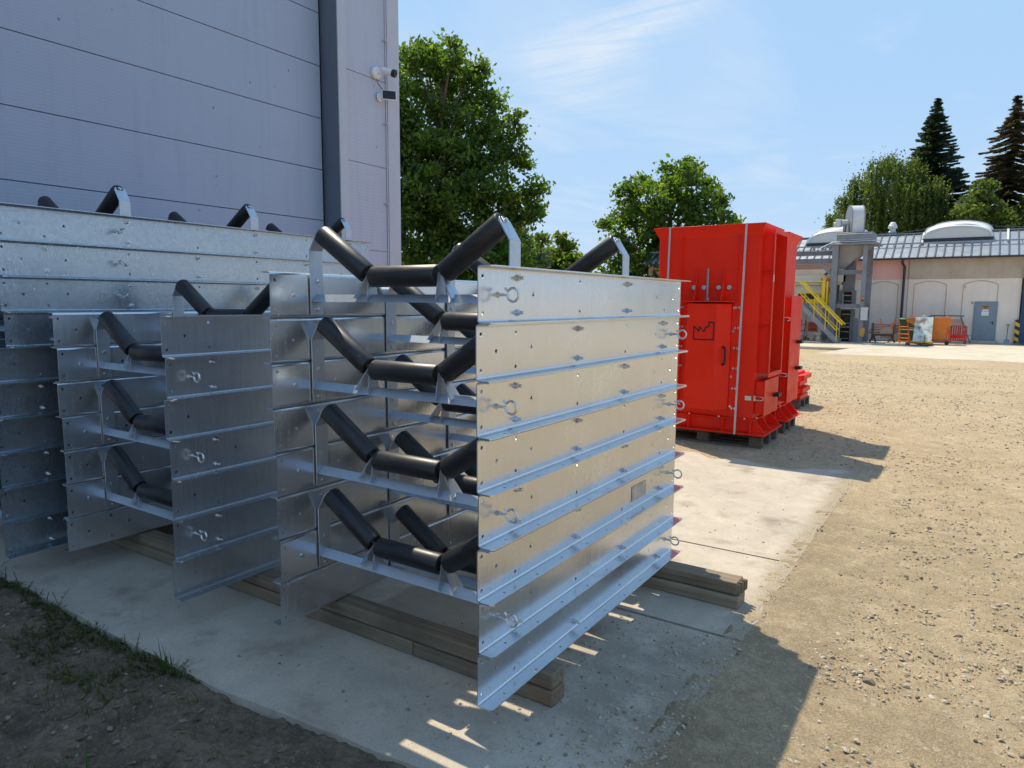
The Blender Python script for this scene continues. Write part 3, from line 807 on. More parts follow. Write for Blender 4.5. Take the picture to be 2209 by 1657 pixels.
# ================================================================== CONVEYOR SECTIONS
HW = 0.555; LH = 0.2; PT = 0.98; T = 0.004
def side_plate(n, s, mat, parent):
    """channel with outward flanges; s=+1 right, -1 left; n idlers"""
    L = PT*n
    mb = MB()
    holes = []
    for e in (-1, 1):
        for z in (0.163, 0.036): holes.append(circ(e*(L/2-0.025), z, 0.0075))
        holes.append(circ(e*(L/2-0.118), 0.100, 0.0075))
    for k in range(n):
        for yo in (0.245+PT*k, PT-0.245+PT*k):
            for z in (0.163, 0.036): holes.append(circ(yo-L/2, z, 0.0075, 8))
    for yo in (-L/2+0.355, L/2-0.355):
        holes.append([(yo-.009, .098), (yo+.009, .098), (yo, .116)])
    r = 0.013
    mb.sheet([(-L/2, r), (L/2, r), (L/2, LH-.001-r), (-L/2, LH-.001-r)], holes, lambda u, w, t: (s*(HW-T+t), u, w), T)
    # bends
    for zc, a0, a1 in ((r, 180, 270), (LH-.001-r, 180, 90)):
        vs = []; fs = []; m = 6
        for i in range(m+1):
            a = R(a0+(a1-a0)*i/m)
            for rad in (r, r-T):
                for y in (-L/2, L/2):
                    vs.append((s*(HW-T+r+rad*math.cos(a)), y, zc+rad*math.sin(a)))
        for i in range(m):
            b = i*4
            fs += [(b, b+1, b+5, b+4), (b+2, b+6, b+7, b+3), (b, b+4, b+6, b+2), (b+1, b+3, b+7, b+5)]
        fs += [(0, 2, 3, 1), (m*4, m*4+1, m*4+3, m*4+2)]
        mb.add(vs, fs)
    x0 = HW-T+r; x1 = HW+0.063
    for zz in (0.0, LH-.001-T):
        hs = []
        k = int(L/0.2)
        for i in range(k):
            y = -L/2+0.12+i*(L-0.24)/(k-1)
            hs.append(circ(x0+0.026+0.010*(i % 2), y, 0.006, 8))
        c = 0.012
        mb.sheet([(x0, -L/2), (x1-c, -L/2), (x1, -L/2+c), (x1, L/2-c), (x1-c, L/2), (x0, L/2)], hs, lambda u, w, t, zz=zz: (s*u, w, zz+t), T)
    return mb.build('side_plate', mat, parent)

def bolt_mesh(s, mb=None):
    """through bolt along X at origin, outward = s; origin on outer web face"""
    mb = MB()
    def P(t): return (s*t, 0, 0)
    d = (s, 0, 0)
    mb.lathe([(-0.024, .0085), (-0.0235, .0095), (-0.0135, .0095), (-0.013, .0145), (-0.0105, .0145)], (0, 0, 0), d, 6)
    mb.lathe([(0.0, .0145), (.0025, .0145)], (0, 0, 0), d, 16)
    mb.lathe([(.0025, .0105), (.012, .0108), (.0125, .0095)], (0, 0, 0), d, 6)
    mb.lathe([(.0125, .0062), (.027, .0062), (.028, .005)], (0, 0, 0), d, 10)
    return mb
def eye_mesh(s, ang):
    mb = MB(); d = (s, 0, 0)
    mb.lathe([(-0.012, .0045), (-0.011, .0095), (-0.004, .0095), (-0.0038, .013), (0, .013)], (0, 0, 0), d, 6)
    mb.lathe([(0.0, .0125), (.002, .0125), (.002, .0095), (.010, .0095)], (0, 0, 0), d, 6)
    pts = [(0, 0), (0.02, 0), (0.038, 0)]
    for i in range(22):
        a = R(183+i*15.6); pts.append((0.063+0.0235*math.cos(a), 0.0235*math.sin(a)))
    pts.append((pts[-1][0]-0.012, pts[-1][1]+0.012))
    ca, sa = math.cos(ang), math.sin(ang)
    mb.tube([(s*x, -z*sa, z*ca) for x, z in pts], 0.0046, 10)
    mb.tube([(s*0.0, 0, 0), (s*0.026, 0, 0)], 0.0052, 8)
    return mb

A33 = R(33)
def make_idler(y, parent, rough_mat='galv_frame'):
    # cross bar: angle iron laid as a roof
    mb = MB(); b = HW-0.0175; w = 0.031; h = 0.033; z1 = 0.103
    vs = []
    for x in (-b, b):
        vs += [(x, -w, z1-h), (x, 0, z1), (x, w, z1-h), (x, w-0.006, z1-h), (x, 0, z1-0.006), (x, -w+0.006, z1-h)]
    fs = [(i, (i+1) % 6, (i+1) % 6+6, i+6) for i in range(6)] + [(0, 1, 4, 5), (1, 2, 3, 4), (6, 11, 10, 7), (7, 10, 9, 8)]
    mb.add(vs, fs)
    bar_ = mb.build('crossbar', rough_mat, parent); bar_.location = (0, y, 0)
    for s in (-1, 1):
        # end bracket: upright flat, bent inwards, slotted top
        mb = MB(); x0 = HW-T-0.0065; th = 0.006; zb = 0.30; hw = 0.036
        mb.box(min(s*(x0-th), s*x0), max(s*(x0-th), s*x0), -hw, hw, 0.012, zb)
        Lb = 0.108
        ux, uz = -math.sin(A33), math.cos(A33)
        outer = [(-hw, 0), (hw, 0), (hw, Lb-.02), (hw-.012, Lb-0.004), (0.020, Lb), (0.020, Lb-.026), (0.008, Lb-.026), (0.008, Lb), (-0.008, Lb), (-0.008, Lb-.026), (-0.020, Lb-.026), (-0.020, Lb), (-hw+.012, Lb-0.004), (-hw, Lb-.02)]
        def P(u, v, t, s=s):
            xx = x0 + ux*v + (-(th)*1+t)*uz
            return (s*xx, u, zb + uz*v - (-(th)+t)*ux*1.0)
        mb.sheet(outer, [], P, th)
        br = mb.build('end_bracket', rough_mat, bar_, bevel=0.001)
        # saddle: upright fin beside the flat roller and a raked fin under the wing roller
        mb = MB()
        mb.sheet([(-0.036, 0.080), (0.036, 0.080), (0.014, 0.192), (-0.014, 0.192)], [], lambda u, w, t, s=s: (s*(0.188+t), u, w), 0.005)
        dx, dz = math.sin(A33), -math.cos(A33)
        def Q(u, v, t, s=s):
            return (s*(0.1955+dx*v+math.cos(A33)*t), u, 0.193+dz*v+math.sin(A33)*t)
        mb.sheet([(-0.013, 0), (0.013, 0), (0.036, 0.128), (-0.036, 0.128)], [], Q, 0.005)
        mb.build('saddle_bracket', rough_mat, bar_)
    def roller(p, q):
        p, q = Vector(p), Vector(q); L = (q-p).length; r = 0.0445
        mb = MB()
        mb.lathe([(0.010, 0.012), (0.010, 0.030), (0.003, 0.032), (0.0, 0.0375), (0.002, 0.0415), (0.008, r), (L-0.008, r), (L-0.002, 0.0415), (L, 0.0375), (L-0.003, 0.032), (L-0.010, 0.030), (L-0.010, 0.012)], p, q-p, 36)
        o = mb.build('roller', 'roller', bar_)
        return o
    roller((-0.181, 0, 0.178), (0.181, 0, 0.178))
    for s in (-1, 1):
        c0 = Vector((s*0.214, 0, 0.190)); L = 0.330
        roller(c0, c0+Vector((s*math.cos(A33), 0, math.sin(A33)))*L)
        mb = MB(); d = Vector((s*math.cos(A33), 0, math.sin(A33)))
        mb.cyl(c0-d*0.016, c0+d*(L+0.018), 0.0075, 10)
        mb.build('axle', 'zinc', bar_)
    return bar_

def make_section(n, plate_mat, label, group, eye_ang=0.0):
    L = PT*n
    root = empty('conveyor_section', (0, 0, 0), 0, label, 'conveyor section', group)
    for s in (-1, 1):
        pl = side_plate(n, s, plate_mat, root)
        bm0 = None
        for k in range(n):
            for z in (0.163, 0.036):
                if bm0 is None: bm0 = bolt_mesh(s).build('bolt', 'zinc', pl); ob = bm0
                else: ob = bm0.copy(); COL.objects.link(ob)
                ob.location = (s*HW, 0.245+PT*k-L/2, z); ob.rotation_euler = (random.uniform(0, 1), 0, 0)
        ey = eye_mesh(s, eye_ang).build('eye_bolt', 'zinc', pl)
        ey.location = (s*HW, -L/2+0.118, 0.100) if n == 2 else (s*HW, -s*(L/2-0.66), 0.100)
    first = make_idler(0.245-L/2, root)
    for k in range(1, n):
        c = copy_tree(first, root); c.location = (0, 0.245+PT*k-L/2, 0)
    return root

ORD = ['topmost', 'second from the top', 'third from the top', 'fourth from the top', 'fifth from the top', 'sixth from the top', 'seventh from the top', 'eighth from the top', 'ninth from the top', 'tenth from the top']
def stack(proto, n, nl, x, y0, yaw_, z0, what, group, shift=None, odd0=0):
    L = PT*n
    for k in range(nl):
        o = proto if k == 0 else copy_tree(proto)
        where = ORD[k] if k < nl-1 else 'lowest'
        o['label'] = 'galvanized roller section, %s of the %s' % (where, what)
        o['group'] = group
        dx, dy, dr = random.uniform(-.0024, .0024), random.uniform(-.009, .009), random.uniform(-.0012, .0012)
        if shift: dy += shift(k)
        o.location = (x+dx, y0+L/2+dy, z0+LH*(nl-1-k))
        o.rotation_euler = (0, 0, yaw_+dr+(math.pi if (k+odd0) % 2 else 0))
    return proto
pa = make_section(2, 'galv', 'x', 'x')
pb = copy_tree(pa)
stack(pa, 2, 8, -HW, 0.0, 0, 0.14, 'foremost stack on the right', 'sections in the foremost stack')
stack(pb, 2, 7, -2.335, -0.10, R(-0.3), 0.14, 'middle stack in the shade', 'sections in the middle stack', odd0=1)
# the middle and back stacks carry their eyes turned over
# ghost of a peeled sticker on one sheet of the foremost stack
hold = [o for o in bpy.data.objects if o.get('label', '').startswith('galvanized roller section, sixth') and 'foremost' in o['label']][0]
bpy.context.view_layer.update()
mb = MB(); inv = hold.matrix_basis.inverted()
q = hold.location.z
mb.box(0.0035, 0.0042, 1.335, 1.52, q+.045, q+.125, inv)
mb.build('sticker_mark', 'sticker', hold)
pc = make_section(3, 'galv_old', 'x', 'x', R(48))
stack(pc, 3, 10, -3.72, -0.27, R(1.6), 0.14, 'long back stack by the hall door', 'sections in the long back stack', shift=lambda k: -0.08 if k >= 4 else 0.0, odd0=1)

# ================================================================== RED CABINETS
class WB(MB):
    """mesh builder that takes world coordinates and stores them relative to a thing's base"""
    def __init__(self, root): super().__init__(); self.o = Vector(root.location)
    def add(self, vs, fs, mat=None):
        return super().add([(mat @ Vector(p) if mat is not None else Vector(p))-self.o for p in vs], fs)

def pallet(x, y, z, w, d, h, label, cat='pallet'):
    o = empty('pallet', (x, y, z), 0, label, cat, 'wooden pallets in the yard')
    mb = MB(); n = 6
    for i in range(n): mb.box(-w/2, w/2, -d/2+d*i/n+0.008, -d/2+d*(i+1)/n-0.008, h-0.022, h)
    mb.build('deck_boards', 'pallet', o, bevel=0.003)
    mb = MB()
    for i in range(3): mb.box(-w/2, w/2, -d/2+(d-0.1)*i/2, -d/2+(d-0.1)*i/2+0.1, 0, 0.022)
    mb.build('bottom_boards', 'pallet', o, bevel=0.003)
    for i in range(3):
        for j in range(3):
            mb = MB(); mb.box(-w/2+(w-0.14)*i/2, -w/2+(w-0.14)*i/2+0.14, -d/2+(d-0.1)*j/2, -d/2+(d-0.1)*j/2+0.1, 0.0225, h-0.0225)
            mb.build('block', 'pallet', o, bevel=0.004)
    return o
pallet(-1.13, 6.36, -0.012, 1.34, 0.80, 0.148, 'dark pallet under the front red steel cabinet')
pallet(-1.15, 7.50, -0.012, 1.34, 0.70, 0.148, 'dark pallet under the rear red steel cabinet')
pallet(-1.15, 9.75, -0.03, 0.85, 0.8, 0.148, 'small pallet carrying red frames beyond the cabinets')

def triplate(mb, pts, t, ax):
    """thin plate from polygon of 3D points extruded by t along axis vector"""
    a = Vector(ax)*t; n = len(pts)
    vs = [Vector(p) for p in pts]+[Vector(p)+a for p in pts]
    mb.add(vs, [tuple(range(n)), tuple(range(2*n-1, n-1, -1))]+[(i, (i+1) % n, (i+1) % n+n, i+n) for i in range(n)])
def hexbolt(mb, p, d, r=0.013):
    mb.lathe([(0, r*1.35), (.003, r*1.35), (.003, r), (.012, r)], p, d, 8)

def cabinet(y0, y1, label, front):
    root = empty('red_steel_cabinet', (-1.15, (y0+y1)/2, 0.137), 0, label, 'machine cabinet', 'red steel cabinets')
    xl, xr = -1.745, -0.58; zb, zt = 0.31, 2.43
    w = WB(root)
    w.box(xl, xr, y0, y0+0.006, zb, zt); w.box(xl, xr, y1-0.006, y1, zb, zt)
    w.box(xl, xl+0.006, y0+0.006, y1-0.006, zb, zt); w.box(xl+.006, xr-.006, y0+0.006, y1-0.006, zt-.008, zt-.001); w.box(xl+.006, xr-.006, y0+0.006, y1-0.006, zb, zb+.008)
    w.box(xl+0.35, xl+0.356, y0+.006, y1-.006, zb+.01, zt-.01)
    if front: oy0, oy1, oz0, oz1 = 6.155, 6.70, 0.83, 2.385
    else: oy0, oy1, oz0, oz1 = y0+.12, y1-.1, 1.75, 2.3
    outer = [(y0+.006, zb), (y1-.006, zb), (y1-.006, zt), (y0+.006, zt)]
    hole = [(oy0, oz0), (oy1, oz0), (oy1, oz1), (oy0, oz1)] if front else None
    w.sheet(outer, [hole] if hole else [], lambda u, v, t: (xr-.006+t, u, v), .006)
    # lap seam and corner strip on the front face
    w.box(xl+0.003, xl+0.29, y0-0.004, y0-0.0003, zb, zt-.01)
    w.box(-0.805, xr, y0-0.004, y0-0.0003, zb, zt-.01)
    w.build('body', 'red', root, bevel=0.003)
    # flared top flange
    w = WB(root); e = 0.058; a = 0.075
    lo = [(xl, y0, zt-a), (xr, y0, zt-a), (xr, y1, zt-a), (xl, y1, zt-a)]; hi = [(xl-e, y0-e, zt+.045), (xr+e, y0-e, zt+.045), (xr+e, y1+e, zt+.045), (xl-e, y1+e, zt+.045)]
    hi2 = [(x, y, z+.010) for x, y, z in hi]; lo2 = [(xl+.001, y0+.001, zt), (xr-.001, y0+.001, zt), (xr-.001, y1-.001, zt), (xl+.001, y1-.001, zt)]
    w.add(lo+hi+hi2, [(i, (i+1) % 4, (i+1) % 4+4, i+4) for i in range(4)]+[(i+4, (i+1) % 4+4, (i+1) % 4+8, i+8) for i in range(4)]+[(8, 9, 10, 11), (3, 2, 1, 0)])
    w.build('top_flange', 'red', root, bevel=0.002)
    # base channel with gussets
    w = WB(root)
    w.box(xl-.03, xr+.03, y0-.05, y1+.05, zb-.012, zb-.0005)
    w.box(xl+.01, xr-.01, y0+.01, y1-.01, 0.152, zb-.0125)
    w.box(xl-.09, xr+.16, y0-.10, y1+.02, 0.138, 0.1515)
    w.build('base_channel', 'red', root, bevel=0.003)
    for x in (xl+.02, -1.3, -0.90, xr-.012):
        w = WB(root); triplate(w, [(x, y0+.0095, .1518), (x, y0-.085, .1518), (x, y0-.045, zb-.0125), (x, y0+.0095, zb-.0125)], .008, (1, 0, 0)); w.build('gusset', 'red', root)
    for y in (y0+.012, y0+.30, y1-.05):
        w = WB(root); triplate(w, [(xr-.0095, y, .1518), (xr+.15, y, .1518), (xr+.028, y, zb-.0125), (xr-.0095, y, zb-.0125)], .008, (0, 1, 0)); w.build('gusset', 'red', root)
    bb = WB(root)
    for x in (xl+.12, -1.30, -0.95, -0.66): hexbolt(bb, (x, y0-.03, zb), (0, 0, 1), .011)
    for y in (y0+.1, y1-.15): hexbolt(bb, (xr+.018, y, zb), (0, 0, 1), .011)
    for k in range(6):
        z = 0.42+0.229*k
        for x in (-0.812, -0.776): hexbolt(bb, (x, y0-.026, z), (0, -1, 0), .0095)
        for x in (-1.462, -1.43): hexbolt(bb, (x, y0-.026, z), (0, -1, 0), .0095)
    # ribs
    w = WB(root)
    w.box(-1.447, -1.441, y0-.03, y0-.0042, zb+.0005, zt-.06)
    w.box(-0.800, -0.794, y0-.03, y0-.0042, zb+.0005, zt-.06)
    w.box(-1.475, -1.4475, y0-.026, y0-.019, zb+.0005, 1.62); w.box(-0.793, -0.762, y0-.026, y0-.019, zb+.0005, 1.62)
    w.box(-0.83, -0.8005, y0-.026, y0-.019, zb+.0005, 1.62)
    w.build('rib', 'red', root)
    # straps from lip to lip
    for xa, xb in ((-1.60, -1.62), (-0.725, -0.745)):
        w = WB(root); q = y0-.062
        vs = [(xa-.011, q, zt+.056), (xa+.011, q, zt+.056), (xb+.011, y0-.104, .140), (xb-.011, y0-.104, .140)]
        vs += [(a_, b_-.002, c_) for a_, b_, c_ in vs]
        w.add(vs, [(0, 1, 2, 3), (7, 6, 5, 4), (0, 4, 5, 1), (1, 5, 6, 2), (2, 6, 7, 3), (3, 7, 4, 0)])
        w.box(xa-.011, xa+.011, y0-.064, y1+.064, zt+.0556, zt+.0576)
        w.build('packing_strap', 'strap', root)
    if front:
        # shelf with two tall gussets, bolts and an adjusting rod
        w = WB(root)
        w.box(-1.44, -0.802, y0-.16, y0-.0045, 1.625, 1.637); w.box(-1.44, -0.802, y0-.012, y0-.0045, 1.6375, 1.75)
        for x in (-1.265, -0.955):
            triplate(w, [(x, y0-.0045, 1.6375), (x, y0-.155, 1.6375), (x, y0-.02, 2.0), (x, y0-.0045, 2.0)], .008, (1, 0, 0))
        w.build('shelf_bracket', 'red', root)
        for x in (-1.305, -1.19, -1.02, -0.90): hexbolt(bb, (x, y0-.012, 1.79), (0, -1, 0), .02)
        WB(root).cyl((-1.12, y0-.10, 1.640), (-1.12, y0-.10, 2.0), .013, 12).lathe([(0, .026), (.03, .026)], (-1.12, y0-.10, 1.638), (0, 0, 1), 6).build('threaded_rod', 'steel', root)
        # hood door with canted side
        w = WB(root)
        plan = [(-1.325, y0-.005), (-1.325, y0-.165), (-0.985, y0-.165), (-0.855, y0-.04), (-0.855, y0-.005)]
        w.prism(plan, 2, .40, 1.605)
        w.box(-1.40, -1.326, y0-.018, y0-.005, .40, 1.60); w.box(-0.854, -0.806, y0-.018, y0-.005, .40, 1.60)
        hd = w.build('hood_door', 'red', root, bevel=0.003)
        # emblem: house outline with a toothed roof
        def seg(w, pts, t=.0065):
            for a_, b_ in zip(pts[:-1], pts[1:]):
                (x0, z0), (x1, z1) = a_, b_
                d = Vector((x1-x0, 0, z1-z0)); d.normalize()
                w.bar((x0-d.x*t*.9, y0-.1665, z0-d.z*t*.9), (x1+d.x*t*.9, y0-.1665, z1+d.z*t*.9), .002, t*2, (d.z, 0, -d.x))
        def lg(u, v): return (-1.242+(u-310)/137*.240, 1.405-(v-760)/135*.215)
        for i, pl in enumerate(([(313, 828), (313, 889), (372, 889)], [(381, 889), (443, 889), (443, 836)], [(443, 825), (443, 765), (411, 765), (411, 794), (391, 803), (381, 830), (371, 826)],
                   [(313, 816), (313, 796), (345, 828), (349, 799), (362, 811)])):
            w = WB(root); w.cur = 0
            for k, (a_, b_) in enumerate(zip(pl[:-1], pl[1:])):
                (x0, z0), (x1, z1) = lg(*a_), lg(*b_); t = .0075
                d = Vector((x1-x0, 0, z1-z0)); d.normalize(); yy = y0-.1665-k*.0002
                w.bar((x0-d.x*t, yy, z0-d.z*t), (x1+d.x*t, yy, z1+d.z*t), .0016, t*2, (-d.z, 0, d.x))
            w.build('emblem', 'black', hd, smooth=False)
        # black handle on the canted side
        nrm = Vector((.125, -.13, 0)).normalized(); c = Vector((-0.915, y0-.097, 0))
        pts = [c+Vector((0, 0, .92)), c+nrm*.045+Vector((0, 0, .93)), c+nrm*.055+Vector((0, 0, 1.02)), c+nrm*.045+Vector((0, 0, 1.11)), c+Vector((0, 0, 1.12))]
        WB(root).tube(pts, .013, 10).build('door_handle', 'black', hd)
        w = WB(root)
        for z in (1.02, 1.40): w.box(-1.385, -1.345, y0-.03, y0-.0185, z-.035, z+.035)
        w.build('hinge', 'red_dark', hd)
        WB(root).box(-1.352, -1.334, y0-.024, y0-.0185, .92, 1.12).build('hinge_rail', 'strap', hd)
        for z in (.44, .78, 1.30, 1.56): hexbolt(bb, (-0.83, y0-.018, z), (0, -1, 0), .012)
        # duct frame round the side opening
        w = WB(root); X1 = -0.455
        for (a0, a1, c0, c1) in ((oy0-.05, oy1+.05, oz1, oz1+.05), (oy0-.05, oy1+.05, oz0-.05, oz0), (oy0-.05, oy0-.0, oz0, oz1), (oy1, oy1+.05, oz0, oz1)):
            w.box(X1-.010, X1, a0, a1, c0, c1)
        for (a0, a1, c0, c1) in ((oy0, oy1, oz1, oz1+.006), (oy0, oy1, oz0-.006, oz0), (oy0-.006, oy0, oz0, oz1), (oy1, oy1+.006, oz0, oz1)):
            w.box(xr+.001, X1-.0105, a0, a1, c0, c1)
        for z in (1.35, 1.95): w.box(xr+.001, X1-.0105, oy0-.045, oy0-.0065, z, z+.006)
        w.build('duct_frame', 'red', root, bevel=0.0015)
        WB(root).box(X1+.0005, X1+.003, oy0-.04, oy0-.01, 1.85, 1.93).build('label_plate', 'white', root)
        dy0, dy1, dz0, dz1 = y0+.03, y1-.10, .345, .755
    else:
        w = WB(root); w.box(xr+.001, xr+.004, y0+.05, y1-.05, zb+.1, 2.3); w.build('side_plate', 'red', root)
        dy0, dy1, dz0, dz1 = y0+.02, y1-.02, .36, 1.71
    w = WB(root)
    w.box(xr+.0045, -0.478, dy0+.02, dy1-.02, dz0+.02, dz1-.02); w.box(-0.4775, -0.468, dy0, dy1, dz0, dz1)
    ad = w.build('access_door', 'red', root, bevel=0.003)
    zs = ((dz0+dz1)/2,) if front else (.78, 1.12)
    for z in zs:
        ym = dy1-.18
        WB(root).box(-0.4675, -0.425, ym-.07, ym-.05, z-.02, z+.02).box(-0.4675, -0.425, ym+.05, ym+.07, z-.02, z+.02).box(-0.4245, -0.40, ym-.07, ym+.07, z-.02, z+.02).build('door_handle', 'black', ad, bevel=.004)
    lz = ((dz0+dz1)/2,) if front else (.72, 1.42)
    for z in lz:
        w = WB(root)
        w.box(xr+.001, xr+.02, dy0-.025, dy0-.001, z-.03, z+.03)
        w.tube([(xr+.02, dy0-.012, z-.018), (-0.50, dy0-.03, z-.02), (-0.478, dy0-.012, z-.012), (-0.478, dy0-.012, z+.012), (-0.50, dy0-.03, z+.02), (xr+.02, dy0-.012, z+.018)], .005, 6)
        w.box(xr-.09, xr-.02, y0-.016, y0-.0045, z-.025, z+.025) if front else None
        w.build('toggle_latch', 'zinc', root)
    bb.build('bolt', 'zinc', root)
    return root
cabinet(6.0, 6.78, 'red steel cabinet in front with a house emblem, hood door and side opening', True)
cabinet(7.16, 7.84, 'rear red steel cabinet half hidden, with a tall side door and two handles', False)
fr_ = empty('red_frame_stack', (-1.12, 9.75, 0.118), 0, 'stack of flat red steel frames on the small pallet', 'steel frames')
for k, (z, dx) in enumerate(((0.0, 0.0), (.105, .03), (.21, -.02), (.315, .04))):
    w = WB(fr_); zz = .1185+z
    x0, x1, y0_, y1_ = -1.52+dx, -0.78+dx, 9.4, 10.1
    for a_, b_ in (((x0, y0_), (x1, y0_)), ((x0, y1_), (x1, y1_)), ((x0, y0_+.06), (x0, y1_-.06)), ((x1, y0_+.06), (x1, y1_-.06))):
        w.bar((*a_, zz+.035), (*b_, zz+.035), .09, .07)
    for q in (x0+.1, x1-.1): w.box(q-.03, q+.03, y0_, y1_, zz+.0705, zz+.1045)
    w.build('frame', 'red', fr_, bevel=.004)

# ================================================================== FAR SIDE OF THE YARD
SZ = -0.30
mb = MB(); mb.box(-40, 30, 31.0, 40.3, SZ-.5, SZ)
tag(mb.build('pavement', 'concrete_far' if 'concrete_far' in MAT else 'concrete', smooth=False), kind='structure')
def apron_mat():
    m = NT('pale_apron'); p = m.pos()
    c = m.mix(m.mr(m.noise(p, 0.7, 7, 0.65), 0.35, 0.65), (0.46, 0.395, 0.295), (0.58, 0.505, 0.39))
    c = m.mix(m.mr(m.noise(p, 3, 6, 0.7), 0.5, 0.72, 0, 0.4), c, (0.28, 0.23, 0.17))
    m.set('Base Color', c); m.set('Roughness', 0.9); m.bump(m.noise(p, 12, 5), .3, .02); return m.m
MAT['apron'] = apron_mat()
mb = MB(); n = 30
vs = []; fs = []
for i in range(n+1):
    x = -2.9+ (30+2.9)*i/n
    yj = 28.2+(float(vnoise(np.array(x*1.3), np.array(2.0), 4))-.5)*.5
    vs += [(x-(0.9 if i == 0 else 0), yj, float(gz(0, yj))+.004), (x, 30.998, SZ-.002)]
for i in range(n): fs.append((i*2, i*2+2, i*2+3, i*2+1))
mb.add(vs, fs); tag(mb.build('path', 'apron', smooth=False), kind='structure')
bpy.data.objects['pavement'].data.materials[0] = MAT['apron']

# ---- long workshop
ws = empty('workshop_building', (0, 40, SZ), 0, 'long low cream workshop with a standing seam roof and arched wall niches', 'building')
w = WB(ws); w.box(-16, 3.30, 40, 40.4, SZ, 2.90); w.box(-16, -15.6, 40.4, 45, SZ, 3.9); w.box(-16, 14, 44.6, 45, SZ, 3.9); w.box(6.6, 14, 40, 40.4, SZ, 3.96)
w.box(-16, 14, 40.02, 40.39, 2.9035, 3.955)
w.build('wall', 'wall_cream', ws, smooth=False)
WB(ws).box(-16, -1.575, 39.985, 40.0195, 2.905, 3.955).build('pink_band', 'wall_pink', ws, smooth=False)
WB(ws).box(-1.57, 6.6, 39.985, 40.0195, 2.905, 3.955).build('cement_band', 'wall_brown', ws, smooth=False)
WB(ws).box(-16, 1.42, 39.97, 39.9985, SZ, 0.02).box(2.48, 3.29, 39.97, 39.9985, SZ, 0.02).build('plinth', 'wall_cream', ws, bevel=.01, label='low plinth along the wall foot')
for xa, xb in ((-7.9, -6.4), (-5.6, -4.1), (-3.33, -1.95), (-1.25, 0.22), (0.90, 2.38)):
    n = 14; top = [(xb-(xb-xa)*i/n, 2.62+0.19*(1-((i-n/2)/(n/2))**2)) for i in range(n+1)]
    outer = [(xa, .03), (xb, .03)]+top
    c0 = ((xa+xb)/2, 1.3); inner = [(c0[0]+(x-c0[0])*.955, c0[1]+(z-c0[1])*.975) for x, z in outer]
    hs = []
    w = WB(ws); w.sheet(outer, [inner], lambda u, v, t: (u, 39.9985-t, v), .014)
    w.build('arched_niche', 'arch_line', ws, smooth=False)
# door
w = WB(ws); w.box(1.50, 2.36, 39.93, 39.965, -.18, 1.70); dr = w.build('door', 'door_grey', ws, bevel=.004)
w = WB(ws); w.box(1.44, 1.498, 39.945, 39.9965, -.18, 1.76); w.box(2.362, 2.42, 39.945, 39.9965, -.18, 1.76); w.box(1.4985, 2.3615, 39.945, 39.9965, 1.702, 1.76)
w.build('door_frame', 'door_grey', dr)
WB(ws).box(2.17, 2.30, 39.90, 39.929, .73, .76).box(2.25, 2.29, 39.91, 39.929, .62, .729).build('handle', 'black', dr)
w = WB(ws); w.box(1.77, 2.07, 39.924, 39.929, 1.39, 1.54); sg = w.build('warning_sign', 'sign_orange', dr)
WB(ws).box(1.77, 2.07, 39.9205, 39.9235, 1.505, 1.54).box(1.77, 2.07, 39.9205, 39.9235, 1.39, 1.405).box(1.84, 2.0, 39.9205, 39.9235, 1.435, 1.475).build('sign_bars', 'black', dr)
WB(ws).box(1.79, 2.05, 39.924, 39.929, 1.285, 1.37).build('notice', 'paper', dr)
WB(ws).box(1.77, 2.07, 39.924, 39.929, 1.06, 1.268).box(1.80, 2.04, 39.9215, 39.9235, 1.13, 1.15).build('notice', 'paper', dr)
WB(ws).box(1.35, 2.55, 39.35, 39.96, SZ, -.185).build('door_step', 'wall_brown', ws, bevel=.02)
WB(ws).lathe([(0, .05), (.03, .045)], (1.35, 39.998, 1.70), (0, -1, 0), 12).build('wall_lamp', 'steel', ws)
WB(ws).box(.98, 1.01, 39.97, 39.9985, 2.42, 2.56).build('wall_bracket', 'steel', ws)
# roof: front and back slopes with seams
EY, EZ, RY, RZ = 39.66, 3.99, 42.3, 5.42
sl_ = Vector((0, RY-EY, RZ-EZ)); nrm = Vector((0, -(RZ-EZ), RY-EY)).normalized()
w = WB(ws)
def quad(w, a, b, c, d, t=.05):
    vs = [Vector(p) for p in (a, b, c, d)]; vs += [p-Vector((0, 0, t)) for p in vs]
    w.add(vs, [(0, 1, 2, 3), (7, 6, 5, 4), (0, 4, 5, 1), (1, 5, 6, 2), (2, 6, 7, 3), (3, 7, 4, 0)])
quad(w, (-16.3, EY, EZ), (14.3, EY, EZ), (14.3, RY, RZ), (-16.3, RY, RZ))
quad(w, (-16.3, RY+.001, RZ), (14.3, RY+.001, RZ), (14.3, 45.3, EZ-.1), (-16.3, 45.3, EZ-.1))
rf = w.build('roof', 'roof', ws, smooth=False)
w = WB(ws); x = -16.2
while x < 14.3:
    w.bar(Vector((x, EY-.01, EZ+.012))+nrm*.012, Vector((x, RY, RZ+.012))+nrm*.012, .055, .05, nrm); x += .385
w.build('standing_seams', 'roof_seam', rf)
w = WB(ws); w.bar(Vector((-16.3, EY+1.25, EZ+1.25*sl_.z/sl_.y))+nrm*.16, Vector((14.3, EY+1.25, EZ+1.25*sl_.z/sl_.y))+nrm*.16, .05, .07)
x = -16
while x < 14:
    q = Vector((x, EY+1.25, EZ+1.25*sl_.z/sl_.y)); w.bar(q+nrm*.03, q+nrm*.13, .03, .03); x += .8
w.build('snow_rail', 'roof', rf)
WB(ws).box(-16.3, 14.3, RY-.12, RY+.12, RZ+.005, RZ+.05).build('ridge_cap', 'roof', rf)
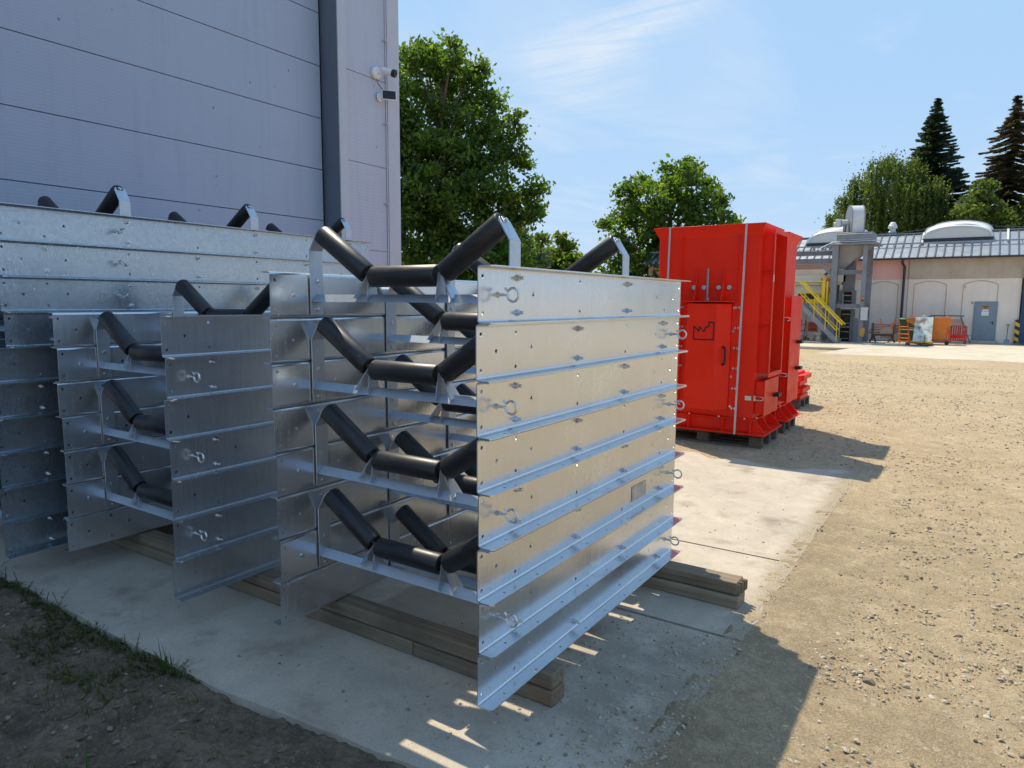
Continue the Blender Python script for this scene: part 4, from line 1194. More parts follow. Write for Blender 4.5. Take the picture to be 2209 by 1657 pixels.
for x in (-2.0+.9, 2.62):
    WB(ws).bar(Vector((x, EY+1.35, EZ+1.35*sl_.z/sl_.y))+nrm*.06, Vector((x, RY, RZ))+nrm*.06, .09, .06, nrm).build('roof_cable_duct', 'dome', rf)
w = WB(ws); w.cyl((-16.3, EY-.05, EZ-.035), (14.3, EY-.05, EZ-.035), .055, 10); w.build('gutter', 'gutter', ws)
WB(ws).tube([(-1.83, EY-.03, EZ-.06), (-1.83, EY-.02, EZ-.25), (-1.72, 39.83, EZ-.45), (-1.72, 39.83, 1.0), (-1.72, 39.83, -.1), (-1.72, 39.72, -.27)], .062, 10).build('downpipe', 'gutter', ws)
WB(ws).tube([(-1.52, EY, 4.0), (-1.52, 39.95, 3.7), (-1.52, 39.95, 0)], .012, 6).build('lightning_wire', 'steel', ws)
# barrel rooflights
def rooflight(xa, xb):
    mid = (xa+xb)/2; hw = (xb-xa)/2; rise = .60; y0, y1 = 41.35, 42.5; zb = 5.06; sh = .30
    def arc(s_, up=0): return [(mid+hw*s_*math.cos(math.pi*i/24), up+rise*s_*(math.sin(math.pi*i/24)**.85 if 0 < i < 24 else 0)) for i in range(25)]
    def vault(o_, i_, ya, yb, name, mat, solid=False):
        w = WB(ws); n = 25; P = lambda q, y: (q[0], y, zb+q[1]+sh*(y-y0))
        vs = [P(q, ya) for q in o_]+[P(q, ya) for q in i_]+[P(q, yb) for q in o_]+[P(q, yb) for q in i_]; fs = []
        for k in range(n-1): fs += [(k, k+1, k+1+n, k+n), (k+2*n, k+3*n, k+1+3*n, k+1+2*n), (k, k+2*n, k+1+2*n, k+1), (k+n, k+1+n, k+1+3*n, k+3*n)]
        w.add(vs, fs); return w.build(name, mat, rf)
    w = WB(ws); vs = []
    for y in (y0-.03, y1+.05):
        for x in (xa-.03, xb+.03):
            for z in (zb-.75, zb-.002+sh*(y-y0)): vs.append((x, y, z))
    w.add(vs, [(0, 1, 3, 2), (4, 6, 7, 5), (0, 4, 5, 1), (2, 3, 7, 6), (1, 5, 7, 3), (0, 2, 6, 4)]); w.build('rooflight_curb', 'gutter', rf)
    flat = [(x, 0) for x, z in arc(.985)]
    vault(arc(.985), flat, y0+.02, y1, 'rooflight', 'dome')
    vault(arc(1.02, .01), arc(.96, 0), y0-.03, y0+.06, 'rooflight_rim', 'white')
    vault(arc(1.02, .01), arc(.96, 0), y1-.02, y1+.05, 'rooflight_rim', 'white')
    fo = [(mid+.2+hw*.55*t, .02+rise*(1-(.6*abs(t))**2.2)*1.0+.02) for t in [-1+k/12 for k in range(25)]]
    vault(fo, [(x, z-.04) for x, z in fo], y0+.35, y0+.85, 'opening_flap', 'white')
rooflight(-1.08, 1.98); rooflight(-6.85, -3.8)
# roof ventilator
w = WB(ws); w.box(-2.84, -2.46, 42.3, 42.7, 5.1, 5.62); vt = w.build('ventilator_base', 'vent', rf, bevel=.02)
WB(ws).lathe([(0, .15), (.16, .15), (.17, .23), (.30, .23), (.33, .20), (.42, .17), (.50, .10), (.52, .02)], (-2.65, 42.5, 5.622), (0, 0, 1), 20).build('ventilator_cowl', 'grey_light', vt)
WB(ws).tube([(-3.98, 41.9, 5.0), (-3.98, 41.9, 6.25)], .012, 6).build('aerial_rod', 'steel', rf)
WB(ws).tube([(-3.3, 42.2, 5.5), (-2.2, 42.2, 5.52), (-1.2, 42.3, 5.62), (-.3, 42.6, 6.05), (.5, 42.8, 6.13), (1.4, 42.7, 6.0), (2.1, 42.5, 5.66), (3.2, 42.3, 5.55), (6, 42.3, 5.55)], .016, 6).build('ridge_wire', 'gutter', rf)
# blue sliding gate with a striped corner guard
w = WB(ws); w.box(3.36, 6.55, 39.86, 39.92, SZ+.02, 3.36)
for k in range(8): w.box(3.36+.4*k, 3.40+.4*k, 39.83, 39.8595, SZ+.02, 3.36)
w.build('blue_gate', 'blue', ws)
def stripes():
    m = NT('hazard_stripe'); s = m.sep(m.pos())
    v = m.math('SINE', m.math('MULTIPLY', m.math('ADD', s[2], m.math('MULTIPLY', s[0], 0.6)), 2*math.pi/.36))
    m.set('Base Color', m.mix(m.math('GREATER_THAN', v, 0.0), (.012, .012, .012), (.75, .42, .02))); m.set('Roughness', .5); return m.m
MAT['hazard'] = stripes()
WB(ws).box(3.17, 3.355, 39.82, 39.968, SZ, .88).build('corner_guard', 'hazard', ws, bevel=.01)
WB(ws).add([(3.0, 38.9, SZ+.004), (6.6, 38.9, SZ+.004), (6.6, 39.8, SZ+.09), (3.3, 39.8, SZ+.09), (3.0, 38.9, SZ), (6.6, 38.9, SZ), (6.6, 39.8, SZ), (3.3, 39.8, SZ)], [(0, 1, 2, 3), (0, 4, 5, 1), (0, 3, 7, 4), (1, 5, 6, 2), (3, 2, 6, 7)]).build('gate_ramp', 'steel', ws)

# ---- shovel
sh = empty('shovel', (2.88, 39.55, SZ), 0, 'long handled shovel leaning on the wall between the grey door and gate', 'shovel')
w = WB(sh); w.cyl((2.87, 39.5, -.08), (2.90, 39.9, .63), .018, 8); w.box(2.83, 2.98, 39.88, 39.92, .61, .65); w.build('shaft', 'grey_dark', sh)
w = WB(sh); w.sheet([(2.76, -.295), (2.99, -.295), (2.99, -.12), (2.93, -.06), (2.82, -.06), (2.76, -.12)], [], lambda u, v, t: (u, 39.40+.4*(v+.3)+t, v), .012); w.build('blade', 'door_grey', sh)

# ---- orange tipping skip on wheels
sk = empty('tipping_skip', (-.2, 36.8, SZ), 0, 'orange tipping skip on small wheels by the workshop wall', 'skip')
w = WB(sk)
side = [(-1.16, .94), (.60, .94), (.46, -.06), (-.66, -.06), (-.66, .45), (-1.25, .80)]
w.prism(side, 1, 36.5, 37.35)
bd = w.build('skip_body', 'orange', sk, bevel=.008)
WB(sk).box(-1.2, .64, 36.46, 36.52, .90, .96).box(-1.2, .64, 37.33, 37.39, .90, .96).box(.58, .64, 36.5, 37.35, .90, .96).build('rim', 'orange', bd)
w = WB(sk)
for x in (-.80, .44):
    n = 12; pts = [(x+.06*math.cos(math.pi*i/n), 36.48, .96+.09*math.sin(math.pi*i/n)) for i in range(n+1)]; w.tube(pts, .018, 6)
w.build('lifting_eye', 'orange', bd)
w = WB(sk); w.box(-.95, .55, 36.55, 36.63, -.17, -.065); w.box(-.95, .55, 37.2, 37.28, -.17, -.065)
for x in (.46, .56): w.bar((x, 36.5, -.1), (x+.02, 36.5, .55), .05, .04)
w.build('chassis', 'orange_dark', sk)
for x in (-.75, .48):
    for y in (36.56, 37.24): WB(sk).cyl((x, y-.03, SZ+.09), (x, y+.03, SZ+.09), .09, 16).build('wheel', 'black', sk)
# ---- leaning rusty sheet, pallet, yellow parts
rs = empty('steel_sheet', (-.5, 35.6, SZ), 0, 'pale rusty steel sheet leaning against the orange skip', 'steel sheet')
w = WB(rs); w.sheet([(-.86, -.14), (-.10, -.14), (-.12, 1.0), (-.86, 1.0)], [], lambda u, v, t: (u, 35.62+.62*(v+.16)+t, v), .02); w.build('sheet', 'rusty_white', rs)
n = 12; WB(rs).tube([(-.50+.06*math.cos(math.pi*i/n), 36.33, 1.0+.08*math.sin(math.pi*i/n)) for i in range(n+1)], .016, 6).build('lifting_eye', 'dome', rs)
pallet(-.57, 35.3, SZ, 1.08, .8, .12, 'dark pallet with yellow parts in front of the orange skip')
yp = empty('yellow_bars', (-.45, 35.2, SZ+.122), 0, 'flat yellow bars lying on the dark pallet by the skip', 'steel bars')
w = WB(yp); w.bar((-.9, 35.35, -.13), (-.1, 35.0, -.14), .16, .06); w.bar((-.45, 35.1, -.085), (-.05, 35.0, -.10), .14, .05); w.build('bar', 'yellow', yp, bevel=.01)
WB(yp).cyl((-.35, 35.0, -.15), (-.34, 35.0, .22), .02, 8).build('rod', 'grey_dark', yp)
# ---- green bin, orange stand, red barriers, work table
gb = empty('wheelie_bin', (-1.35, 38.5, SZ), 0, 'dark green wheeled bin behind the orange ladder stand', 'bin')
w = WB(gb); vs = [(-1.60, 38.25, SZ+.03), (-1.05, 38.25, SZ+.03), (-1.05, 38.8, SZ+.03), (-1.60, 38.8, SZ+.03), (-1.65, 38.2, .80), (-1.0, 38.2, .80), (-1.0, 38.85, .80), (-1.65, 38.85, .80)]
w.add(vs, [(0, 1, 2, 3), (7, 6, 5, 4), (0, 4, 5, 1), (1, 5, 6, 2), (2, 6, 7, 3), (3, 7, 4, 0)]); w.build('bin_body', 'green', gb, bevel=.02)
w = WB(gb); w.prism([(38.15, .802), (38.88, .802), (38.8, .90), (38.5, .93), (38.2, .88)], 0, -1.68, -.98); w.build('lid', 'green', gb, bevel=.015)
w = WB(gb)
for k in range(5): w.box(-1.28+.055*k, -1.24+.055*k, 38.195, 38.215, .30, .38)
w.box(-1.28, -1.03, 38.19, 38.21, .42, .44)
w.build('lettering', 'white', gb)
ls = empty('ladder_stand', (-1.3, 37.1, SZ), 0, 'orange tubular ladder stand next to the dark downpipe', 'ladder')
w = WB(ls)
for x0, x1, y in ((-1.55, -1.50, 36.9), (-1.19, -1.06, 36.9), (-1.62, -1.58, 37.5), (-1.22, -1.18, 37.5)): w.tube([(x1+.02, y, SZ+.01), (x0+.03, y, .45), (x0, y, .72), (x0-.07, y+.03, .80)], .024, 8)
for z in (-.22, -.06, .14, .36, .5):
    w.cyl((-1.53, 36.9, z), (-1.13, 36.9, z), .018, 6); w.cyl((-1.60, 37.5, z), (-1.2, 37.5, z), .018, 6)
    w.cyl((-1.52, 36.9, z), (-1.60, 37.5, z), .016, 6); w.cyl((-1.15, 36.9, z), (-1.2, 37.5, z), .016, 6)
w.build('frame', 'orange', ls)
for q, (y, xo) in enumerate(((37.5, 0), (37.75, .05), (38.0, -.03))):
    rb = empty('barrier_panel', (.86+xo, y, SZ), R(4*q-3), ['front red tube barrier panel beside the orange skip', 'middle red barrier panel in the row by the skip', 'rear red barrier panel nearest the workshop wall'][q], 'barrier', 'red barrier panels')
    w = MB(); n = 8; hw = .32; h = .90; rr_ = .1
    path = [(-hw, 0, .02)]+[(-hw+rr_-rr_*math.cos(R(90*i/n)), 0, h-rr_+rr_*math.sin(R(90*i/n))) for i in range(n+1)]+[(hw-rr_+rr_*math.sin(R(90*i/n)), 0, h-rr_+rr_*math.cos(R(90*i/n))) for i in range(n+1)]+[(hw, 0, .02)]
    w.tube(path, .02, 8)
    for z in (.18, .5): w.cyl((-hw, 0, z), (hw, 0, z), .018, 6)
    for k in range(1, 7): w.cyl((-hw+2*hw*k/7, 0, .18), (-hw+2*hw*k/7, 0, h), .011, 6)
    w.build('tube_frame', 'red_dark', rb)
    MB().box(-hw+.03, hw-.03, -.008, .008, .30, .44).build('board', 'red', rb)
tb = empty('work_table', (.4, 39.1, SZ), 0, 'dark topped work table behind the orange skip', 'table')
WB(tb).box(-.36, 1.07, 38.8, 39.5, 1.01, 1.07).box(-.46, -.30, 38.9, 39.3, .98, 1.008).build('table_top', 'grey_dark', tb)
for p, q in (((.94, 38.85, 1.0), (1.40, 38.75, SZ)), ((.94, 39.45, 1.0), (1.2, 39.45, SZ)), ((-.2, 38.85, 1.0), (-.45, 38.85, SZ)), ((-.2, 39.45, 1.0), (-.45, 39.45, SZ))): WB(tb).bar(p, q, .04, .04).build('leg', 'grey_dark', tb)
WB(tb).box(.5, .97, 39.0, 39.4, .55, .86).build('crate', 'wall_brown', tb)
# ---- trestle with a wooden crate, orange uprights
tr = empty('trestle', (-2.3, 37.3, SZ), 0, 'rusty trestle carrying a plate with two orange uprights', 'trestle')
WB(tr).bar((-2.75, 37.2, .06), (-1.8, 37.2, .08), .09, .09).build('beam', 'rust', tr)
for p, q in (((-2.68, 37.2, .04), (-2.82, 36.95, SZ)), ((-2.68, 37.2, .04), (-2.60, 37.45, SZ)), ((-1.87, 37.2, .04), (-2.0, 36.95, SZ)), ((-1.87, 37.2, .04), (-1.76, 37.45, SZ))): WB(tr).bar(p, q, .06, .06).build('leg', 'rust', tr)
WB(tr).box(-2.40, -1.86, 37.3, 37.36, -.1, .42).build('plate', 'wall_brown', tr)
for xa, xb in ((-2.30, -2.43), (-1.90, -1.78)):
    WB(tr).bar((xa, 37.28, .36), (xb, 37.28, .86), .05, .05).box(xa-.05, xa+.05, 37.24, 37.295, .40, .50).build('upright', 'orange', tr)
pl_ = empty('pipe_bundle', (-2.4, 38.6, SZ), 0, 'thin red pipes stored on stands along the workshop wall', 'pipes')
w = WB(pl_)
for k in range(6): w.cyl((-3.1+.05*k, 38.5+.06*k, .12+.085*k), (-1.75+.04*k, 38.6+.06*k, .14+.075*k), .02, 6)
w.build('pipe', 'red_dark', pl_)
for x in (-2.9, -1.95):
    w = WB(pl_); w.box(x-.03, x+.03, 38.4, 38.46, SZ, .62); w.box(x-.03, x+.03, 38.9, 38.96, SZ, .62); w.box(x-.03, x+.03, 38.461, 38.899, .3, .36)
    w.build('stand', 'grey_dark', pl_)
rp = empty('red_post', (-3.5, 37.6, SZ), 0, 'slim red posts standing behind the grey steel columns', 'post')
w = WB(rp)
for k in range(4): w.bar((-3.62+.06*k, 37.6, SZ), (-3.56+.05*k, 37.7, .55-.05*k), .03, .03)
w.build('post', 'red_dark', rp)

# ---- bucket elevator plant
el = empty('bucket_elevator', (-3.9, 36.4, SZ), 0, 'grey bucket elevator tower with a round topped head above the workshop roof', 'machine')
w = WB(el)
w.ibeam((-4.48, 36.0, SZ), (-4.48, 36.0, 4.47), .28, .30, .04, (0, 1, 0)); w.build('column', 'grey_steel', el)
w = WB(el); w.ibeam((-3.14, 36.0, SZ), (-3.14, 36.0, 4.47), .20, .22, .03, (0, 1, 0)); w.build('column', 'grey_steel', el)
w = WB(el); w.ibeam((-3.08, 37.5, SZ), (-3.08, 37.5, 4.47), .22, .22, .03, (0, 1, 0)); w.build('column', 'grey_steel', el)
w = WB(el); w.ibeam((-4.48, 37.6, SZ), (-4.48, 37.6, 4.47), .26, .26, .03, (0, 1, 0)); w.build('column', 'grey_steel', el)
for z in (1.5, 3.15):
    w = WB(el); w.ibeam((-4.34, 36.0, z), (-3.245, 36.0, z), .18, .20, .025); w.ibeam((-3.10, 36.12, z), (-3.08, 37.38, z), .18, .20, .025); w.build('cross_beam', 'grey_steel', el)
w = WB(el)
w.ibeam((-12, 36.02, 3.72), (-4.63, 36.02, 3.72), .2, .26, .03); w.ibeam((-12, 36.5, 4.14), (-4.63, 36.5, 4.14), .2, .22, .03)
w.bar((-5.15, 36.02, 3.60), (-4.62, 36.02, 3.08), .16, .16)
for x in (-5.5, -5.1, -4.75): w.box(x-.05, x+.05, 35.9, 36.1, 4.256, 4.42)
w.build('transfer_beam', 'grey_steel', el)
w = WB(el); w.box(-4.46, -2.87, 35.9, 37.6, 4.56, 5.08); w.box(-4.8, -2.6, 35.7, 37.8, 4.475, 4.555); w.box(-4.0, -3.85, 35.86, 35.895, 4.62, 4.85); w.build('head_platform', 'grey_steel', el, bevel=.01)
w = WB(el)
for z in (4.72, 5.0): w.cyl((-4.42, 35.88, z), (-2.9, 35.88, z), .018, 6)
w.tube([(-5.4, 35.9, 4.25), (-4.9, 35.85, 4.5), (-4.6, 35.8, 4.62), (-2.5, 35.8, 4.64)], .022, 6)
w.build('platform_pipe', 'grey_light', el)
# head casing, a tall round topped drum
hc = Matrix.Rotation(R(22), 4, 'Z'); hc.translation = Vector((-3.80, 36.75, 5.085))
prof = [(-.62, 0), (.62, 0)]+[(.62*math.cos(math.pi*i/20), .74+.62*math.sin(math.pi*i/20)) for i in range(21)]
w = WB(el); w.prism(prof, 0, -.27, .27, hc); hd = w.build('head_casing', 'grey_light', el, bevel=.01)
prof2 = [(a*1.04, b*1.02+.0) for a, b in prof]
w = WB(el); w.prism(prof2, 0, -.30, -.272, hc); w.prism(prof2, 0, .272, .30, hc); w.build('casing_rim', 'grey_steel', hd)
w = WB(el); w.cyl((-4.13, 36.6, 5.60), (-4.40, 36.45, 5.62), .16, 14); w.box(-4.62, -4.38, 36.3, 36.62, 5.42, 5.80); w.cyl((-4.72, 36.45, 5.55), (-4.62, 36.45, 5.55), .12, 12); w.build('drive_motor', 'grey_light', el, bevel=.01)
WB(el).box(-4.25, -4.15, 36.2, 36.6, 5.085, 5.5).build('motor_bracket', 'grey_steel', el)
w = WB(el)
w.add([(-4.32, 36.1, 4.47), (-2.95, 36.1, 4.47), (-2.95, 37.4, 4.47), (-4.32, 37.4, 4.47), (-4.32, 36.3, 3.32), (-4.1, 36.3, 3.32), (-4.1, 37.2, 3.32), (-4.32, 37.2, 3.32)], [(3, 2, 1, 0), (4, 5, 6, 7), (0, 1, 5, 4), (1, 2, 6, 5), (2, 3, 7, 6), (3, 0, 4, 7)])
w.build('discharge_hopper', 'taupe', el)
w = WB(el); w.box(-4.14, -3.66, 36.55, 37.1, 2.2, 3.95); w.build('elevator_leg', 'grey_dark', el)
for z0, z1 in ((1.58, 2.22), (.48, 1.28), (SZ, .40)):
    w = WB(el)
    w.box(-4.24, -4.14, 36.4, 37.2, z0, z1); w.box(-3.69, -3.58, 36.4, 37.2, z0, z1); w.box(-4.24, -3.58, 36.4, 37.2, z1+.0005, z1+.06); w.box(-4.14, -3.69, 37.0, 37.2, z0, z1)
    c = w.build('boot_casing', 'grey_dark', el)
    WB(el).box(-4.13, -3.70, 36.9, 36.98, z0+.02, z1-.02).build('boot_shade_slab', 'black', c)  # black slab painted as the shade inside the casing
    w = WB(el); w.box(-4.10, -3.73, 36.5, 36.85, z0+.14, z0+.17); w.box(-4.10, -3.73, 36.55, 36.9, z1-.22, z1-.18); w.build('bucket', 'steel', c)
w = WB(el); w.add([(-3.58, 36.5, SZ), (-3.30, 36.5, SZ), (-3.30, 37.2, SZ), (-3.58, 37.2, SZ), (-3.58, 36.5, .95), (-3.30, 36.5, .70), (-3.30, 37.2, .70), (-3.58, 37.2, .95)], [(3, 2, 1, 0), (4, 5, 6, 7), (0, 1, 5, 4), (1, 2, 6, 5), (2, 3, 7, 6), (3, 0, 4, 7)]); w.build('boot_hopper', 'grey_steel', el)
cb = empty('control_cabinet', (-3.03, 35.8, .81), 0, 'pale grey control cabinet hung on the right steel column', 'control cabinet')
w = WB(cb); w.box(-3.16, -2.85, 35.70, 35.88, .81, 1.44); bx_ = w.build('cabinet_box', 'grey_light', cb, bevel=.012)
w = WB(cb); w.lathe([(0, .03), (.03, .03)], (-2.849, 35.78, 1.05), (1, 0, 0), 10); w.box(-2.849, -2.82, 35.76, 35.82, .95, 1.3); w.build('switch', 'black', bx_)
bc = empty('warning_beacon', (-3.12, 35.8, 1.75), 0, 'orange warning beacon above the pale control cabinet', 'beacon')
WB(bc).lathe([(0, .045), (.06, .045)], (-3.12, 35.8, 1.75), (0, 0, 1), 12).build('beacon_base', 'black', bc)
WB(bc).lathe([(0, .065), (.10, .065), (.14, .03)], (-3.12, 35.8, 1.811), (0, 0, 1), 14).build('beacon_lens', 'orange', bc)
cd_ = empty('cardboard_box', (-3.05, 35.75, .3), 0, 'torn cardboard hanging below the control cabinet', 'cardboard')
WB(cd_).sheet([(-3.17, .05), (-3.0, -.02), (-2.93, .25), (-2.95, .45), (-3.1, .42), (-3.17, .35)], [], lambda u, v, t: (u, 35.82+t, v), .03).build('sheet', 'sign_orange', cd_)
# cream shaker box and drums beyond the stairs
sb = empty('screening_machine', (-7, 37, SZ), 0, 'cream screening machine box on steel legs behind the yellow railing', 'machine')
w = WB(sb); w.box(-10.5, -4.75, 36.9, 38.6, 1.72, 2.55); w.build('screen_box', 'cream', sb, bevel=.01)
w = WB(sb); w.box(-10.5, -4.03, 36.55, 38.7, 2.70, 3.03); w.box(-10.5, -4.2, 36.7, 38.6, 2.555, 2.695); w.box(-4.3, -4.1, 36.6, 37.2, 1.6, 2.55); w.build('top_tray', 'cream', sb, bevel=.01)
w = WB(sb)
for x in (-10, -7.5, -5.0): w.box(x-.1, x+.1, 37.0, 37.2, SZ, 1.718); w.box(x-.1, x+.1, 38.3, 38.5, SZ, 1.718); w.box(x-.05, x+.05, 37.201, 38.299, .5, .6); w.build('leg', 'grey_steel', sb); w = WB(sb)
WB(sb).box(-6.3, -5.4, 36.85, 36.898, 1.72, 2.12).build('inspection_shade_slab', 'black', sb)  # solid black slab standing in for the shade inside an opening, no hole cut
for x, z in ((-4.86, 2.26), (-4.98, 1.96)):
    WB(sb).cyl((x, 36.35, z), (x, 36.9, z), .19, 20).build('drum_end', 'orange_dark', sb)
WB(sb).box(-5.12, -4.7, 36.2, 36.5, 2.68, 2.88).build('bracket', 'orange', sb)
WB(sb).cyl((-4.93, 36.1, 2.84), (-4.93, 36.2, 2.84), .09, 12).build('actuator', 'yellow', sb)
WB(sb).bar((-5.0, 36.5, 3.05), (-4.7, 36.5, 3.30), .12, .12).build('strut', 'blue', sb)
WB(sb).box(-4.78, -4.70, 36.4, 36.5, 1.6, 2.56).build('yellow_post', 'yellow', sb)
w = WB(sb); w.box(-11, -4.9, 38.8, 39.2, 3.1, 3.45); w.build('conveyor_belt', 'wall_brown', sb)
# stairs with yellow rails
st_ = empty('steel_stairs', (-4.8, 34.9, SZ), 0, 'grey steel stairs with yellow handrails beside the bucket elevator', 'stairs')
P0, P1 = Vector((-3.95, 0, SZ)), Vector((-5.75, 0, 1.58))
for y in (34.55, 35.35):
    w = WB(st_); w.bar((P0.x, y, P0.z+.05), (P1.x, y, P1.z), .05, .22); w.build('stringer', 'grey_steel', st_)
for k in range(1, 10):
    q = P0.lerp(P1, k/10); WB(st_).box(q.x-.14, q.x+.12, 34.58, 35.32, q.z+.02, q.z+.05).build('tread', 'grey_steel', st_)
w = WB(st_); w.box(-8.5, -5.72, 34.5, 35.4, 1.50, 1.60); w.box(-5.8, -5.65, 34.5, 34.6, SZ, 1.5); w.box(-8.2, -8.05, 34.5, 34.6, SZ, 1.5); w.box(-5.7, -4.9, 35.42, 36.1, 1.50, 1.60); w.build('landing', 'grey_steel', st_)
w = WB(st_); rise = Vector((0, 0, 1)); dn = Vector((-3.78+.02, 0, .60)); up = Vector((-5.80, 0, 2.70))
for y in (34.53, 35.37):
    r = WB(st_); a, b = Vector((up.x, y, up.z)), Vector((dn.x, y, dn.z)); r.bar(a, b, .05, .07)
    a2, b2 = a-Vector((0, 0, .55)), Vector((-4.02, y, .32)); r.bar(a2, b2, .035, .045)
    for t in (.36, .62, .88):
        q = a.lerp(b, t); r.bar(q, (q.x, y, q.z-1.05 if t < .8 else SZ+.1), .03, .03)
    r.build('handrail', 'yellow', st_)
w = WB(st_)
w.bar((-8.5, 35.6, 2.70), (-4.88, 35.6, 2.70), .05, .06); w.bar((-8.5, 35.6, 2.17), (-4.9, 35.6, 2.17), .035, .045); w.box(-8.5, -4.88, 35.58, 35.62, 1.64, 1.82)
w.box(-4.95, -4.80, 35.55, 35.65, 1.40, 2.75); w.box(-5.75, -5.70, 35.58, 35.62, 1.6, 2.70); w.box(-4.74, -4.68, 35.6, 35.66, 1.6, 2.70)
w.build('landing_rail', 'yellow', st_)
# things under the stairs
cm = empty('concrete_mixer', (-5.35, 36.3, SZ), 0, 'small tan pots and rollers standing under the grey stairs', 'machine parts')
w = WB(cm); w.lathe([(0, .12), (.28, .17), (.30, .17)], (-5.41, 36.3, SZ), (0, 0, 1), 14); w.build('pot', 'wall_brown', cm)
w = WB(cm); w.lathe([(0, .16), (.18, .16), (.2, .12), (.32, .12)], (-5.12, 36.4, SZ), (0, 0, 1), 14); w.lathe([(0, .17), (.08, .17)], (-5.12, 36.4, .03), (0, 0, 1), 14); w.build('spool', 'wall_cream', cm)
og = empty('orange_trolley', (-5.6, 37.4, SZ), 0, 'orange trolley with a red load behind the stairs', 'trolley')
w = WB(og)
for x in (-5.85, -5.35): w.box(x-.02, x+.02, 37.2, 37.24, SZ+.06, .62)
for z in (-.1, .12, .35): w.box(-5.85, -5.35, 37.2, 37.24, z, z+.03)
w.build('frame', 'orange', og)
WB(og).box(-5.8, -5.4, 37.25, 37.7, .16, .62).build('load', 'red_dark', og)
for x in (-5.75, -5.45): WB(og).cyl((x, 37.2, SZ+.06), (x, 37.3, SZ+.06), .06, 12).build('wheel', 'black', og)
hb = empty('hand_truck', (-6.0, 36.9, SZ), 0, 'blue hand truck half hidden behind the rear red cabinet', 'hand truck')
w = WB(hb)
for x in (-6.12, -5.92): w.cyl((x, 36.9, SZ+.05), (x+.02, 37.1, .75), .02, 8)
for z in (-.1, .2, .5): w.cyl((-6.12, 36.98, z), (-5.92, 36.98, z), .015, 6)
w.box(-6.18, -5.86, 36.7, 36.92, SZ+.01, SZ+.03); w.build('frame', 'blue', hb)
for x in (-6.18, -5.86): WB(hb).cyl((x-.02, 37.0, SZ+.1), (x+.02, 37.0, SZ+.1), .1, 14).build('wheel', 'black', hb)
# distant utility pole
up_ = empty('utility_pole', (-33.6, 60, GZ_FAR), 0, 'small dark utility pole far off between the trees', 'utility pole')
MB().cyl((0, 0, 0), (0, 0, 6.4), .13, 8, .09).build('pole', 'rust', up_)
MB().box(-1, 1, -.06, .06, 5.6, 5.75).box(-.8, .8, -.06, .06, 6.0, 6.12).build('cross_arm', 'rust', up_)

# ================================================================== TREES
def foliage(name, a, b, tr=.4):
    m = NT(name); g = m.n('ShaderNodeNewGeometry')
    c = m.ramp(g.outputs['Random Per Island'], [(0, tuple(x*.65 for x in a)), (.5, tuple((x+y)*.5 for x, y in zip(a, b))), (.88, b), (1, (b[0]*1.6, b[1]*1.35, b[2]*1.2))])
    n = m.noise(g.outputs['Position'], .55, 3)
    c = m.mix(m.mr(n, .35, .65, 0, .5), c, tuple(x*.62 for x in a))
    m.set('Base Color', c); m.set('Roughness', .55); m.b.inputs['Specular IOR Level'].default_value = .3
    t = m.n('ShaderNodeBsdfTranslucent'); mx = m.n('ShaderNodeMixShader'); mx.inputs[0].default_value = tr
    m.l(m.mix(1.0, c, (3.0, 2.8, .8), 'MULTIPLY'), t.inputs['Color'])
    m.l(m.b.outputs[0], mx.inputs[1]); m.l(t.outputs[0], mx.inputs[2]); m.l(mx.outputs[0], m.out.inputs[0])
    return m.m
MAT['leaf'] = foliage('broad_leaf', (.042, .088, .016), (.092, .160, .030), .46)
MAT['leaf_light'] = foliage('young_leaf', (.075, .12, .02), (.12, .18, .035), .45)
MAT['leaf_birch'] = foliage('birch_leaf', (.055, .095, .025), (.105, .155, .045), .38)
MAT['needle'] = foliage('spruce_needle', (.030, .062, .040), (.062, .105, .070), .2)
MAT['needle_brown'] = foliage('larch_needle', (.055, .055, .030), (.115, .095, .06), .2)
MAT['bark'] = paint('tree_bark', (.075, .06, .045), .9, .3, 0, 6, None, .6)

def leaves(name, P, size, mat, parent, up=.35, aspect=.62):
    """one folded four-cornered leaf spray per point"""
    n = len(P); nr = rng.normal(size=(n, 3)); nr[:, 2] += up; nr /= np.linalg.norm(nr, axis=1)[:, None]
    t = rng.normal(size=(n, 3)); t -= (t*nr).sum(1)[:, None]*nr; t /= np.linalg.norm(t, axis=1)[:, None]
    b = np.cross(nr, t); s = (size*rng.uniform(.55, 1.25, n))[:, None]
    V = np.stack([P-t*s, P-b*s*aspect*rng.uniform(.6, 1.2, (n, 1))+nr*s*.18, P+t*s*rng.uniform(.7, 1.2, (n, 1)), P+b*s*aspect+nr*s*.18], 1).reshape(-1, 3)
    F = np.arange(n*4).reshape(n, 4)
    return mesh_np(name, V, F, mat, False, parent)
LAT = np.array([Rv.x, Rv.y]); LAT /= np.linalg.norm(LAT); DEP = np.array([dv.x, dv.y]); DEP /= np.linalg.norm(DEP)
AX, AR, AU = np.array(dv), np.array(Rv), np.array(Uv)
def sight(px, py, D):
    """point on the sight line of the measured photo position, D metres away over the ground"""
    v = AX+AR*(px-1104.5)/F_PX-AU*(py-828.5)/F_PX
    return CAMP+v*(D/(v[:2]@DEP))
